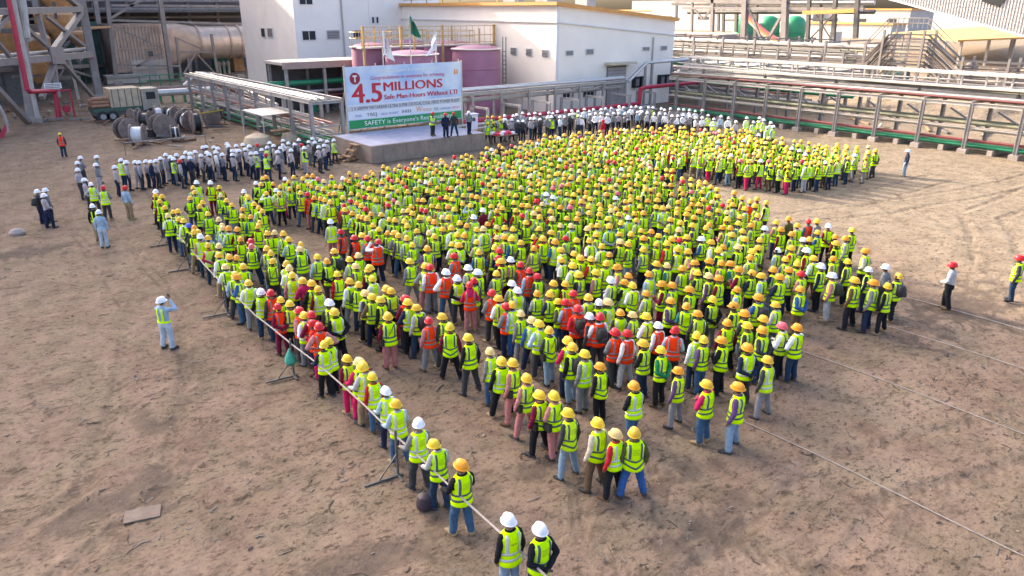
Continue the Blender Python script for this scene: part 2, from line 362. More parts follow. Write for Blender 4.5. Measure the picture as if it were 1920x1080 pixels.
# steel frame standing in front of the duct
t = thing('duct_frame', 'slim grey steel frame standing in front of the tan duct', 'steel structure', atq(322, 146, 116))
for a, b2, w, nm in (((294,-40),(322,147),.55,'column'), ((196,-40),(219,158),.5,'column'), ((396,64),(408,138),.35,'column'), ((330,70),(340,150),.3,'column'), ((206,38),(460,45),.3,'beam'), ((208,10),(460,12),.3,'beam'),
    ((338,97),(402,97),.25,'beam'), ((205,46),(300,88),.2,'brace'), ((208,34),(268,-2),.3,'brace'), ((256,124),(302,101),.25,'brace'), ((342,142),(366,102),.2,'brace'), ((370,102),(402,136),.2,'brace'), ((332,72),(392,98),.2,'brace'), ((216,122),(338,124),.25,'beam')):
    bar(nm, t, steel_g, atq(*a, 116), atq(*b2, 116), w)
for x, y in ((322,147),(219,158),(408,138)):
    c = at(x, y); box('plinth', t, concrete, (c.x-.5, 115.5, 0), (c.x+.5, 116.5, .5))
# plant below the duct
for i, (x, y, w, h, m_, lab) in enumerate(((285,152,4.6,2.9,sheetw,'cream site cabin with rust streaks under the duct'),(420,138,2.2,3.4,pipe_g,'dark green pump skid near the white tower'),(450,135,1.6,4.6,duct_o,'tan control cabinet against the white tower'),(240,158,5,.9,steel_w,'low stack of pale steel sheets by the duct support'))):
    c = at(x, y); nm = ('site_cabin','pump_skid','control_cabinet','sheet_stack')[i]
    t = thing(nm, lab, nm.replace('_', ' '), c)
    put('body', MB().box((c.x-w/2, c.y, .15), (c.x+w/2, c.y+2, h)), m_, t)
    put('base', MB().box((c.x-w/2-.1, c.y-.1, 0), (c.x+w/2+.1, c.y+2.1, .15)), steel_d, t)
    if i == 0:
        for k in range(9): box('corrugation', t, sheetw, (c.x-w/2+.2+k*.5, c.y-.06, .2), (c.x-w/2+.35+k*.5, c.y, h-.05))
        box('door', t, steel_w, (c.x-.2, c.y-.1, .2), (c.x+.7, c.y-.065, 2.3))
    if i == 1:
        for k in range(3): put('pump', MB().lathe((c.x-.7+k*.7, c.y-.4, 0), [(.22,0),(.22,1.2),(.3,1.25),(.3,1.7),(.1,1.95)], 12), steel_w, t, True)
    if i == 2:
        for k in range(3): box('vent', t, louvre, (c.x-.5, c.y-.05, 2.6+k*.5), (c.x+.5, c.y-.003, 2.9+k*.5))
    if i == 3:
        for k in range(4): box('sheet', t, steel_w, (c.x-w/2-.05*k, c.y-.3, .92+k*.09), (c.x+w/2-.3*k, c.y+1.8, .98+k*.09))
t = thing('low_pipe', 'thick silver pipe on short green supports behind the drums', 'pipe', at(330, 190))
a = at(268, 196); b_ = at(402, 187)
tub('pipe_run', t, pipe_s, a+V((0,0,1.1)), b_+V((0,0,1.1)), .38, 14)
for k in range(6):
    c = a.lerp(b_, (k+.5)/6); bar('support', t, pipe_g, c, c+V((0,0,.8)), .22)
t = thing('railing', 'green handrail above the pink kerb behind the drums', 'railing', at(330, 172))
a = at(266, 176); b_ = at(395, 168)
put('kerb_wall', MB().bar(a+V((0,0,.35)), b_+V((0,0,.35)), .5, .7), M('pink kerb paint', (.36,.25,.23), .8, 0, .2, 1), t)
for z in (1.5, 2.1): tub('rail', t, pipe_g, a+V((0,0,z)), b_+V((0,0,z)), .06, 6)
for k in range(8): c = a.lerp(b_, k/7); tub('post', t, pipe_g, c+V((0,0,.7)), c+V((0,0,2.15)), .06, 6)
# ------------------------------------------------------------------ white tower
t = thing('white_tower', 'tall white clad tower with small dark windows behind the banner', 'building', (43, 95, 0))
q0 = 84.5; top = 17.; pT = atq(555,50,q0).x; qT = atp(456,50,pT).y
xs = [pT, atq(642,50,q0).x, atq(693,50,q0).x, 55.0]
for i in range(3): put('wall_panel', MB().box((xs[i]+.02, q0, .6), (xs[i+1]-.02, qT, top)), wall_b, t)
put('side_wall_panel', MB().box((pT-.12, q0-.004, .6), (pT+.015, (q0+qT)/2-.02, top)), wall_p, t)
put('side_wall_panel', MB().box((pT-.12, (q0+qT)/2+.02, .6), (pT+.015, qT, top)), wall_p, t)
put('plinth', MB().box((pT-.2, q0-.1, 0), (55.1, qT+.1, .6)), concrete, t)
put('parapet', MB().box((pT-.2, q0-.08, top), (55.1, qT+.1, top+.5)), trim_w, t)
tub('downpipe', t, steel_w, (xs[1], q0-.12, .6), (xs[1], q0-.12, top), .1, 8)
def window(t, x0, y0, x1, y1, q, panes=2, fr=trim_w, m_=glass_d):
    a = atq(x0, y1, q); b_ = atq(x1, y0, q); z0, z1 = min(a.z, b_.z), max(a.z, b_.z)
    w = put('window', MB().box((a.x-.08, q-.07, z0-.08), (b_.x+.08, q-.003, z1+.08)), fr, t)
    for k in range(panes):
        d_ = (b_.x-a.x)/panes; box('pane', w, m_, (a.x+k*d_+.05, q-.1, z0), (a.x+(k+1)*d_-.05, q-.073, z1))
    if m_ is louvre:
        for k in range(5):
            zz = z0+(z1-z0)*(k+.3)/5; box('slat', w, steel_w, (a.x, q-.13, zz), (b_.x, q-.103, zz+(z1-z0)/14))
    return w
for r_ in ((567,58,591,75),(561,-6,585,8),(662,57,682,72),(750,52,760,70)): window(t, *r_, q0)
for r_ in ((697,32,701,43),(705,32,709,43)): window(t, *r_, q0, 1)
for x0, x1, m_ in ((492,500,glass_d),(504,514,louvre)):
    a = atp(x0, 53, pT); b_ = atp(x1, 69, pT); w = put('window', MB().box((pT-.19, b_.y-.1, b_.z-.1), (pT-.122, a.y+.1, a.z+.1)), trim_w, t)
    box('pane', w, m_, (pT-.22, b_.y, b_.z), (pT-.192, a.y, a.z))
window(t, 613, 57, 636, 73, q0, 1, trim_w, louvre)
# ------------------------------------------------------------------ long white building with the orange roof edge
t = thing('white_hall', 'long white hall with sloping orange roof edge and small louvre windows', 'building', (58, 66, 0))
p0, p1, q0, q1 = 49.6, 66.6, 56., 87.8; h0, h1 = 10.0, 8.5
vs = [(p0,q0,0),(p1,q0,0),(p1,q1,0),(p0,q1,0),(p0,q0,h0),(p1,q0,h1),(p1,q1,h1),(p0,q1,h0)]
mb = MB(); mb.add(vs, [(0,1,5,4),(1,2,6,5),(2,3,7,6),(3,0,4,7),(4,5,6,7)]); put('wall', mb, wall_w, t)
put('roof_edge', MB().bar((p0-.25, q0-.2, h0+.16), (p1+.25, q0-.2, h1+.13), .36, .3), orange, t)
put('roof_edge', MB().bar((p0-.2, q0-.4, h0+.17), (p0-.2, q1+2, h0+.17), .36, .3), orange, t)
put('roof', MB().bar((p0-.2, (q0+q1)/2, h0+.08), (p1+.2, (q0+q1)/2, h1+.06), q1-q0-.4, .1), sheetw, t)
for z in (1.45,):
    bar('cornice', t, trim_w, (p0-.12, q0-.08, h0-z), (p1+.05, q0-.08, h1-z), .16, .14)
    bar('cornice', t, trim_w, (p0-.08, q0-.16, h0-z), (p0-.08, q1, h0-z), .16, .14)
box('corner_trim', t, trim_w, (p0-.05, q0-.05, 0), (p0+.3, q0-.003, h0-.05))
tub('downpipe', t, steel_w, (63.2, q0-.1, 0), (63.2, q0-.1, h1-1.6), .08, 8)
for x0, y0, x1, y1 in ((1060,95,1074,104),(1098,92,1112,102),(1204,88,1217,95),(1238,86,1250,94)): window(t, x0, y0, x1, y1, q0, 1, trim_w, louvre)
for x0, x1 in ((958,969),(987,998),(1017,1029)):
    a = atp(x0, 93, p0); b_ = atp(x1, 100, p0)
    w = put('window', MB().box((p0-.07, b_.y, 5.3), (p0-.003, a.y, 6.05)), trim_w, t)
    for k in range(5): box('slat', w, louvre, (p0-.12, b_.y+.06, 5.36+k*.13), (p0-.073, a.y-.06, 5.44+k*.13))
for x0, y0, x1, y1 in ((1054,168,1075,183),(1092,164,1113,182)): window(t, x0, y0, x1, y1, q0, 3)
# goods door with canopy
dx0, dx1 = 56.5, 59.3
put('door_recess', MB().box((dx0, q0-.06, .1), (dx1, q0-.003, 4.2)), louvre, t)
for k in range(12): box('shutter_slat', t, M('shutter grey', (.40,.36,.35), .6, 0, .1, 3), (dx0+.1, q0-.1, .15+k*.33), (dx1-.1, q0-.065, .44+k*.33))
put('door_canopy', MB().box((dx0-.4, q0-1.1, 4.4), (dx1+.5, q0-.003, 4.6)), M('cream canopy', (.55,.48,.36), .7, 0, .1, 2), t)
for x in (60.3, 61.3, 64.3, 65.2):
    w = box('cooling_unit', t, glass_d, (x, q0-.5, 1.9), (x+.7, q0-.003, 3.0)); box('fan_grille', w, louvre, (x+.1, q0-.53, 2.1), (x+.6, q0-.503, 2.8))
# roof equipment and railings
for k in range(8): bar('parapet_post', t, rail_y, (p0+.4, q0+3+k*3.4, h0), (p0+.4, q0+3+k*3.4, h0+1.4), .1)
for z in (.7, 1.35): bar('parapet_rail', t, rail_y, (p0+.4, q0+3, h0+z), (p0+.4, q1, h0+z), .1)
for x, w_, h_ in ((52.5,1.2,1.6),(57,2.2,1.2),(63,1.4,1.3)): put('roof_vent', MB().box((x, 66, 8.4), (x+w_, 68, 10+h_)), steel, t)
t = thing('side_annex', 'narrow annex with orange roof edge beyond the white hall', 'building', (69, 66, 0))
put('wall', MB().box((66.9, 60, 0), (70.3, 78, 6.6)), wall_p, t); put('roof_edge', MB().box((66.8, 59.8, 6.6), (70.5, 78.2, 6.95)), orange, t)
box('door', t, louvre, (68, 59.94, .1), (69.2, 59.997, 2.4))
# ------------------------------------------------------------------ pink tanks
def tank(x, xr, ytop, q, lab, rail=True, ladder=False):
    c = atq(x, 100, q); r = abs(atq(xr, 100, q).x-c.x)*.97; zt = atq(x, ytop, q).z
    t = thing('storage_tank', lab, 'tank', (c.x, q, 0), 'pink storage tanks behind the banner')
    put('shell', MB().lathe((c.x, q, 0), [(r*.98,0),(r*.98,.3),(r,.32),(r,zt-.5),(r*.97,zt-.25),(r*.8,zt-.05),(r*.4,zt+.08),(.05,zt+.1)], 32), pink, t, True)
    for z in (zt*.33, zt*.66): put('weld_ring', MB().lathe((c.x, q, z), [(r+.004,0),(r+.035,.02),(r+.035,.1),(r+.004,.12)], 32), pink, t, True)
    put('top_ring', MB().lathe((c.x, q, zt-.32), [(r+.004,0),(r+.16,.02),(r+.16,.1),(r+.004,.12)], 32), sheetw, t)
    if rail:
        for k in range(10):
            an = 2*math.pi*k/10; tub('rail_post', t, rail_y, (c.x+math.cos(an)*(r+.1), q+math.sin(an)*(r+.1), zt-.2), (c.x+math.cos(an)*(r+.1), q+math.sin(an)*(r+.1), zt+1.1), .03, 6)
        for z in (.55, 1.1):
            put('guard_rail', MB().path([V((c.x+math.cos(2*math.pi*k/20)*(r+.1), q+math.sin(2*math.pi*k/20)*(r+.1), zt+z)) for k in range(21)], .03, 5), rail_y, t)
    tub('vent_pipe', t, rail_y, (c.x+.4, q, zt), (c.x+.4, q, zt+1.6), .1, 8)
    if ladder:
        for s in (-.25, .25): tub('ladder_rail', t, steel_d, (c.x+r+.35, q-1+s, 0), (c.x+r+.35, q-1+s, zt+.8), .05, 6)
        for k in range(14): tub('ladder_rung', t, steel_d, (c.x+r+.35, q-1.25, .3+k*.42), (c.x+r+.35, q-.75, .3+k*.42), .03, 5)
    return c.x, r, zt
tank(893, 930, 86, 62, 'near pink tank standing beside the banner, side ladder on its wall', False, True)
tank(771, 814, 96, 62.5, 'pink tank directly behind the middle of the banner', False)
tank(697, 731, 82, 68.5, 'pink tank half behind the pale flag with red disc', True)
tank(842, 881, 78, 69, 'dull pink tank between two nearer tanks, railed top', True)
tank(764, 796, 76, 75, 'farthest pink tank below the green flag', True)
t = thing('tank_gantry', 'yellow railed walkway on posts above the pink tanks', 'walkway', (39, 71, 0))
for x, y in ((682,88),(752,84),(830,86),(926,84)): c = atq(x, y, 65.6); bar('post', t, rail_y, (c.x, 65.6, 0), (c.x, 65.6, 8.2), .2)
xa, xb = atq(676,60,65.6).x, atq(930,60,65.6).x
for z in (6.5, 7.2, 8.1): bar('rail', t, rail_y, (xa, 65.6, z), (xb, 65.6, z), .06)
for k in range(22): x = xa+(xb-xa)*k/21; bar('baluster', t, rail_y, (x, 65.6, 6.35), (x, 65.6, 8.1), .035)
put('deck', MB().box((xa, 65.62, 6.2), (xb, 66.7, 6.34)), sheetw, t)
# ------------------------------------------------------------------ stage, banner, flags, lectern
SX0, SX1, SY0, SY1, SZ = 23.4, 32.8, 44.7, 50.6, 1.15
t = thing('stage', 'low grey concrete stage below the banner with a blue sheet on top', 'stage', (28, 47, 0))
put('base', MB().box((SX0, SY0, 0), (SX1, SY1, SZ)), M('tan stage concrete', (.27,.205,.165), .85, 0, .25, 1.5, .3), t)
put('floor_sheet', MB().box((SX0+.05, SY0+.15, SZ+.002), (SX1-.05, SY1-.1, SZ+.02)), M('lilac blue stage sheet', (.33,.33,.42), .6, 0, .2, 1.5), t)
for k in range(5): box('form_joint', t, M('damp concrete', (.20,.165,.14), .85, 0, .2, 3), (SX0+1.8*k+.9, SY0-.012, .02), (SX0+1.8*k+.93, SY0-.002, SZ-.03))
for k in range(3): box('step', t, wood, (SX0-.95+.31*k, 46.2, .36*k+.26), (SX0-.95+.31*(k+1)+.05, 47.2, .36*(k+1)-.01))
for y_ in (46.25, 47.15): bar('step_string', t, wood, (SX0-1.0, y_, .05), (SX0-.03, y_, 1.0), .06, .16)
BQ = 51.1; BP0, BP1, BZ0, BZ1 = 25.05, 35.15, 1.34, 5.78
t = thing('banner', 'big printed congratulation banner above the stage', 'banner', ((BP0+BP1)/2, BQ, 0))
m = bpy.data.materials.new('printed sky vinyl'); m.use_nodes = True; nt = m.node_tree; n = nt.nodes; l = nt.links
bs = n['Principled BSDF']; bs.inputs['Roughness'].default_value = .45
tc = n.new('ShaderNodeTexCoord'); no = n.new('ShaderNodeTexNoise'); no.inputs['Scale'].default_value = .45; no.inputs['Detail'].default_value = 4
l.new(tc.outputs['Object'], no.inputs['Vector']); rr = n.new('ShaderNodeValToRGB'); e = rr.color_ramp.elements
e[0].position = .35; e[0].color = (.33, .47, .72, 1); e[1].position = .62; e[1].color = (.66, .72, .80, 1)
l.new(no.outputs[0], rr.inputs[0]); l.new(rr.outputs[0], bs.inputs['Base Color'])
put('sheet', MB().box((BP0, BQ, BZ0), (BP1, BQ+.04, BZ1)), m, t)
box('print_band', t, M('white print', (.72,.72,.76), .5, 0, .05, 1), (BP0+.05, BQ-.008, 2.02), (BP1-.05, BQ-.002, 3.08))
box('print_band', t, M('green print', (.02,.30,.09), .5, 0, .25, .6), (BP0+.05, BQ-.008, 1.38), (BP1-.05, BQ-.002, 1.98))
box('print_band', t, M('pale grey print', (.58,.58,.60), .5, 0, .1, 1), (BP0+.05, BQ-.012, 2.62), (BP1-.05, BQ-.0085, 3.0))
white_p = M('white lettering', (.85,.85,.85), .5, 0, 0); red_p = M('red lettering', (.50,.015,.035), .5, 0, 0); dark_p = M('dark lettering', (.06,.05,.09), .5, 0, 0)
mag_p = M('crimson lettering', (.55,.06,.16), .5, 0, 0); blue_p = M('blue lettering', (.08,.12,.45), .5, 0, 0); or_p = M('orange lettering', (.8,.25,.03), .5, 0, 0); lil_p = M('lilac lettering', (.20,.17,.42), .5, 0, 0)
def text(s, x, z, h, mat, par, w=None, q=None, off=.016, bold=.0, align='LEFT', name='lettering'):
    cu = bpy.data.curves.new('tmp', 'FONT'); cu.body = s; cu.size = 1; cu.offset = bold; cu.extrude = .004; cu.align_x = 'LEFT'; cu.resolution_u = 3
    o = bpy.data.objects.new('tmp', cu); COL.objects.link(o); dg = bpy.context.evaluated_depsgraph_get(); dg.update()
    me = bpy.data.meshes.new_from_object(o.evaluated_get(dg)); bpy.data.objects.remove(o); bpy.data.curves.remove(cu)
    n_ = len(me.vertices); a = np.empty(n_*3, np.float32); me.vertices.foreach_get('co', a); a = a.reshape(-1, 3)
    lo, hi = a.min(0), a.max(0); a -= [lo[0], lo[1] if False else 0, 0]
    sx = w/(hi[0]-lo[0]) if w else h/.72
    b = np.empty_like(a); b[:,0] = a[:,0]*sx+x; b[:,1] = (q if q is not None else BQ)-off-a[:,2]; b[:,2] = a[:,1]*h/.72+z
    if align == 'CENTER': b[:,0] -= (hi[0]-lo[0])*sx/2
    me.vertices.foreach_set('co', b.ravel()); me.materials.clear(); me.materials.append(mat); me.update()
    return link(name, me, par)
def bx(fr): return BP0+(BP1-BP0)*fr
text('Toshiba Plant Systems & Services Corporation', bx(.26), 5.30, .20, white_p, t, 5.2, bold=.01)
text('Congratulations to everyone for achieving', bx(.20), 4.80, .27, mag_p, t, 6.5, bold=0)
for j in range(5): text('4.5', bx(.045)-.06+.03*j, 3.20+.012*(j % 2), 1.42, red_p, t, 2.4, bold=0, off=.016+.0012*j)
for j in range(4): text('MILLIONS', bx(.305)-.03+.02*j, 3.92+.012*(j % 2), .66, red_p, t, 5.2, bold=0, off=.016+.0012*j)
for j in range(3): text('Safe Man-Hours Without LTI', bx(.305)-.015+.015*j, 3.32, .36, red_p, t, 6.6, bold=0, off=.016+.0012*j)
text('2 X 600MW MATARBARI ULTRA SUPER CRITICAL COAL FIRED POWER PLANT', bx(.03), 2.70, .25, dark_p, t, 9.6, bold=0, off=.018)
text('SAFETY is Everyone\'s Responsibility', bx(.13), 1.54, .33, white_p, t, 7.8, bold=0)
put('emblem', MB().tube((bx(.075), BQ-.004, 4.95), (bx(.075), BQ-.014, 4.95), .42, 28), M('dark red emblem', (.25,.01,.04), .5, 0, 0), t)
text('T', bx(.075), 4.72, .46, white_p, t, .34, bold=.03, align='CENTER')
box('emblem', t, or_p, (bx(.935), BQ-.012, 4.86), (bx(.97), BQ-.003, 5.2)); text('T', bx(.952), 4.9, .24, white_p, t, .22, bold=.02, align='CENTER')
for fr, s_, h_, w_, mt in ((.06,'PSS',.17,.5,blue_p),(.15,'TBEJ',.24,.85,dark_p),(.27,'SEC',.16,.6,lil_p),(.34,'PLANT',.16,.8,lil_p),(.45,'IHI',.24,.42,dark_p),(.50,'II',.24,.26,dark_p),(.575,'W',.42,.52,or_p),(.635,'POSCO',.2,.8,or_p),(.74,'EDL',.2,.4,pipe_g),(.80,'SUMITOMO',.13,1.0,blue_p),(.905,'TEPSCO',.15,.75,mag_p)):
    text(s_, bx(fr), 2.2, h_, mt, t, w_, bold=0)
for k in range(5):
    x = BP0+.1+k*(BP1-BP0-.2)/4; tub('frame_post', t, steel, (x, BQ+.16, 0), (x, BQ+.16, 5.95), .06, 8)
    tub('stay', t, steel, (x, BQ+.22, 4.6), (x, BQ+2.4, 0), .05, 6)
for z in (1.5, 3.5, 5.7): tub('frame_rail', t, steel, (BP0, BQ+.28, z), (BP1, BQ+.28, z), .05, 8)
for x in (BP0-.06, BP1+.06): bar('edge_post', t, sheetw, (x, BQ+.02, 0), (x, BQ+.02, 5.85), .1)
t = thing('plank_screen', 'row of rough brown planks closing the gap under the banner', 'screen', (30, 51.4, 0))
for k in range(3): box('plank', t, wood, (BP0+.1, BQ+.05+.01*k, .2+k*.36), (BP1-.1, BQ+.10, .5+k*.36))
for k in range(5): bar('post', t, wood, (BP0+1+k*2, BQ+.02, 0), (BP0+1+k*2, BQ+.02, 1.3), .1)
def flag(x, ytop, ybot, q, lab, cols, lean, pole_top):
    c = atq(x, ytop, q); z0 = atq(x, ybot, q).z
    t = thing('flag', lab, 'flag', (c.x, q, 0), 'flags above the banner')
    tub('pole', t, sheetw, (c.x, q, 0), (c.x, q, c.z+.25), .045, 8)
    # a cloth hanging down the pole in folds
    W, Hh = 1.5, c.z-z0; nu, nv = 12, 14; mb = MB(); pts = []
    for j in range(nv+1):
        for i in range(nu+1):
            u = i/nu; v = j/nv
            drop = v*Hh*.82+u*Hh*.30
            pts.append((c.x+lean*(u*(.22+.75*v))+.05*math.sin(u*9), q-.10-.16*math.sin(u*8+v*2)*(.35+u), c.z-drop))
    for j in range(nv):
        for i in range(nu):
            du, dv = (i+.5)/nu-cols[2], (j+.5)/nv-.5
            mi = 1 if (du*1.6)**2+dv*dv < cols[3] else 0
            mb.f.append((j*(nu+1)+i, j*(nu+1)+i+1, (j+1)*(nu+1)+i+1, (j+1)*(nu+1)+i)); mb.m.append(mi)
    mb.v = pts; put('cloth', mb, [cols[0], cols[1]], t, True)
fg, fr_, fw = M('flag green', (.01,.16,.09), .8, 0, .1), M('flag red', (.62,.02,.05), .8, 0, .1), M('flag white', (.8,.8,.82), .8, 0, .04)
flag(715, 57, 112, 51.5, 'white flag with a red disc hanging left above the banner', (fw, fr_, .35, .10), 1, 0)
flag(767, 30, 70, 51.9, 'green flag with a red disc, highest of the three flags', (fg, fr_, .35, .07), 1, 0)
flag(816, 60, 100, 51.5, 'plain white flag hanging above the banner', (fw, fw, .4, 0), -1, 0)
pd = atq(886, 240, 46.6); px_ = pd.x
t = thing('lectern', 'white lectern with a round dark emblem at the end of the stage', 'lectern', (px_, 46.6, SZ))
put('body', MB().box((px_-.36, 46.4, SZ+.022), (px_+.36, 46.9, SZ+1.1)), lilac, t)
put('top', MB().bar((px_-.44, 46.66, SZ+1.16), (px_+.44, 46.66, SZ+1.16), .62, .06), lilac, t)
put('emblem', MB().tube((px_, 46.398, SZ+.78), (px_, 46.38, SZ+.78), .15, 20), dark_p, t)
tub('microphone', t, black, (px_-.1, 46.7, SZ+1.19), (px_-.16, 46.82, SZ+1.45), .015, 6)
# table with wrapped gifts at the end of the stage
tp = at(938, 272)
t = thing('table', 'wooden trestle table beside the stage end', 'table', tp)
put('tabletop', MB().box((tp.x-.6, tp.y-.5, .74), (tp.x+1.3, tp.y+.6, .8)), wood, t)
for dx, dy in ((-.5,-.4),(1.2,-.4),(-.5,.5),(1.2,.5)): bar('leg', t, wood, (tp.x+dx, tp.y+dy, 0), (tp.x+dx, tp.y+dy, .74), .07)
rg = random.Random(3)
for k in range(15):
    x = tp.x-.5+(k % 5)*.36; y = tp.y-.35+(k//5)*.33
    g = tag(put('gift_box', MB().box((x-.13, y-.11, .801), (x+.13, y+.11, .93+.08*rg.random())), (fr_, fw, mag_p)[k % 3]), ('red', 'white', 'crimson')[k % 3]+' gift box in the '+('front','middle','back')[k//5]+' row on the table, '+('nearest the stage','next to the stage end','at the row centre','next to the far end','farthest from the stage')[k % 5], 'box', 'gift boxes on the table')
# timber heap at the stage's left corner
tp = at(662, 296)
for k in range(8):
    a = tp+V((rg.uniform(-1.6,.6), rg.uniform(-.8,.5), .06+.07*(k//3))); an = rg.uniform(-.5,.5); L = rg.uniform(.8,1.5)
    d = V((math.cos(an)*L, math.sin(an)*L, rg.uniform(-.01,.03)))
    tag(put('timber_board', MB().bar(a-d, a+d, .2, .06), (wood, tan)[k % 4 == 0]), ('lowest board at the stage side of the heap','lowest board reaching out from the heap','bottom tan board across the heap','middle board laid over the lowest ones','second tan board crossing the middle layer','middle board poking towards the crowd','topmost brown board on the stage corner heap','top board lying askew on the heap')[k], 'board', 'boards heaped at the stage corner')
# ------------------------------------------------------------------ pipe racks
def rack(name, lab, p, posts, zs, pipes, longi, p2, plinth=True, q0=None, q1=None, cat='pipe rack', postw=.24):
    qs = posts; q0 = min(qs)-2 if q0 is None else q0; q1 = max(qs)+1 if q1 is None else q1
    t = thing(name, lab, cat, (p, (q0+q1)/2, 0))
    for q in qs:
        for pp in (p, p2):
            put('post', MB().ibeam((pp, q, .3), (pp, q, zs), postw, postw), steel, t)
            if plinth: box('plinth', t, concrete, (pp-.3, q-.3, 0), (pp+.3, q+.3, .34))
        put('cross_beam', MB().ibeam((p-.1, q, zs+.1), (p2+.1, q, zs+.1), .2, .22), steel, t)
    for (dp, z, w, h, m_) in longi: put('long_beam', (MB().ibeam if w < .25 else MB().bar)((p+dp, q0, z), (p+dp, q1, z), w, h), m_, t)
    for (dp, z, r, m_) in pipes: put('pipe', MB().tube((p+dp, q0, z), (p+dp, q1, z), r, 12), m_, t, True)
    return t
qs = [22.0+3.3*k for k in range(-6, 9)]
rk = rack('pipe_rack', 'long two level pipe rack with silver pipes along the sand edge', 58.5, qs, 3.45,
    [(.7,3.85,.17,pipe_s),(1.25,3.95,.26,pipe_s),(1.9,3.85,.15,pipe_s),(2.4,3.95,.22,pipe_s),(2.9,3.82,.1,pipe_m),(3.2,3.85,.12,pipe_s),(.35,3.75,.06,pipe_m),
     (.5,2.1,.13,pipe_o),(1.2,1.6,.13,sheetw),(2.6,2.0,.12,pipe_o),(.25,.95,.09,pipe_m),(.45,.55,.13,pipe_g),(.85,.55,.15,pipe_g),(1.35,.5,.12,pipe_g),(2.0,.5,.1,pipe_m),(2.6,.55,.14,pipe_s)],
    [(0,3.42,.2,.26,steel_w),(3.5,3.42,.2,.26,steel_w),(1.6,5.35,.55,.16,sheetw),(3.5,5.3,.3,.14,sheetw),(0,1.85,.1,.12,sheetw),(.5,4.5,.42,.1,sheetw),(1.05,4.5,.42,.1,steel_w),(2.2,4.55,.42,.1,sheetw),(2.8,4.5,.4,.1,steel)], 62.0)
for q in [qs[0]+1.65*k for k in range(29)]:
    bar('stub', rk, steel_w, (60.1, q, 3.6), (60.1, q, 5.28), .12)
    if (int(q*7) % 2): box('pipe_shoe', rk, steel_d, (59.5, q+.4, 3.66), (60.6, q+.7, 3.78))
for q in qs[:-1]: bar('sleeper', rk, concrete, (58.6, q+1.6, .2), (61.6, q+1.6, .2), .35, .38)
for q in qs[2::1]: bar('brace', rk, steel, (62.6, q, 1.0), (62.6, q+3.0, 2.6), .13)
for k, q in enumerate(qs[1::2]): put('valve', MB().lathe((59.2, q+.8, 3.95), [(.1,0),(.16,.1),(.1,.25),(.03,.3),(.03,.55),(.16,.56),(.16,.6),(.02,.62)], 8), steel_d, rk)
r3 = random.Random(23)
for k in range(14): put('thin_pipe', MB().tube((58.6+r3.uniform(0, 3.2), qs[0]-2, 3.62+r3.uniform(0, 1.6)), (58.6+r3.uniform(0, 3.2)*0+k*.23, qs[-1]+1, 3.62+(k % 5)*.3), r3.uniform(.03, .07), 6), r3.choice((pipe_s, steel, steel_w, pipe_m, pipe_o)), rk, True)
for q in qs: bar('upper_post', rk, steel_w, (62.0, q, 3.6), (62.0, q, 5.25), .14); bar('upper_beam', rk, steel_w, (60.0, q, 5.2), (62.1, q, 5.2), .1)
# side branch running behind the crowd towards the banner
t = thing('pipe_bridge', 'grey pipe bridge running from the banner along the white hall', 'pipe rack', (45, 53.5, 0))
for z, dy in ((3.0, 0), (2.5, .3), (2.3, .9)): put('long_beam', MB().ibeam((33.5, 53.0+dy, z), (56.6, 53.0+dy, z), .22, .24), steel_w, t)
for z, dy, r in ((3.25, .35, .1), (3.3, .7, .14), (2.8, .6, .12)): tub('pipe', t, pipe_s, (34, 53+dy, z), (56.6, 53+dy, z), r, 10)
for k in range(8):
    x = 34.5+k*3.1
    for dy in (0, 1.1): bar('post', t, steel, (x, 53+dy, 0), (x, 53+dy, 3.0), .18)
    bar('cross_beam', t, steel, (x, 52.9, 2.86), (x, 54.3, 2.86), .14)
for dy in (0, .45): put('riser_pipe', MB().path([V((56.6,53+dy,2.9)), V((59.2,53+dy,4.6)), V((66,53+dy,4.7))], .13, 8), pipe_s, t, True)
for x in (59.2, 60.2): bar('post', t, steel, (x, 53.2, 0), (x, 53.2, 4.5), .2)
# goalposts with the red main
t = thing('fire_pipe', 'long red fire pipe carried on sleepers behind the spectators', 'pipe', (46, 51.5, 0))
put('main_run', MB().path([V((34,51.6,.95)), V((55.6,51.0,1.0)), V((56.2,51.0,1.0)), V((56.2,51.0,2.35)), V((56.8,51,2.5)), V((72,51,2.6))], .19, 12), pipe_r, t, True)
for k in range(9): x = 35+k*2.4; bar('sleeper', t, concrete, (x, 51.2, .25), (x, 52.0, .25), .3, .5); bar('saddle', t, steel, (x, 51.5, .5), (x, 51.5, .78), .12)
tub('side_pipe', t, pipe_s, (34, 51.1, .72), (57.8, 50.4, .72), .14, 10)
tub('side_pipe', t, pipe_s, (34, 50.8, .45), (57.8, 50.1, .45), .1, 10)
for i, (x, y) in enumerate(((902,206),(962,200),(1018,192),(1072,187),(1119,184),(1168,177),(1215,171))):
    c = atq(x, y, 51); t = thing('pipe_goalpost', 'grey square goalpost frame over the red pipe, number '+str(i+1), 'support frame', (c.x, 51, 0), 'goalposts over the red pipe')
    t['label'] = ('goalpost frame over the red pipe nearest the banner', 'second goalpost frame over the red pipe from the banner', 'third goalpost frame over the red pipe from the banner', 'middle goalpost frame over the red pipe', 'goalpost frame over the red pipe by the goods door',
                  'goalpost frame over the red pipe below the sloping pipes', 'goalpost frame over the red pipe where it bends up')[i]
    ztop = 1.95
    bar('post', t, steel, (c.x, 50.1, 0), (c.x, 50.1, ztop), .2); bar('post', t, steel, (c.x, 52.4, 0), (c.x, 52.4, ztop), .2)
    bar('cross_beam', t, steel, (c.x, 50.0, ztop+.08), (c.x, 52.5, ztop+.08), .2, .16)
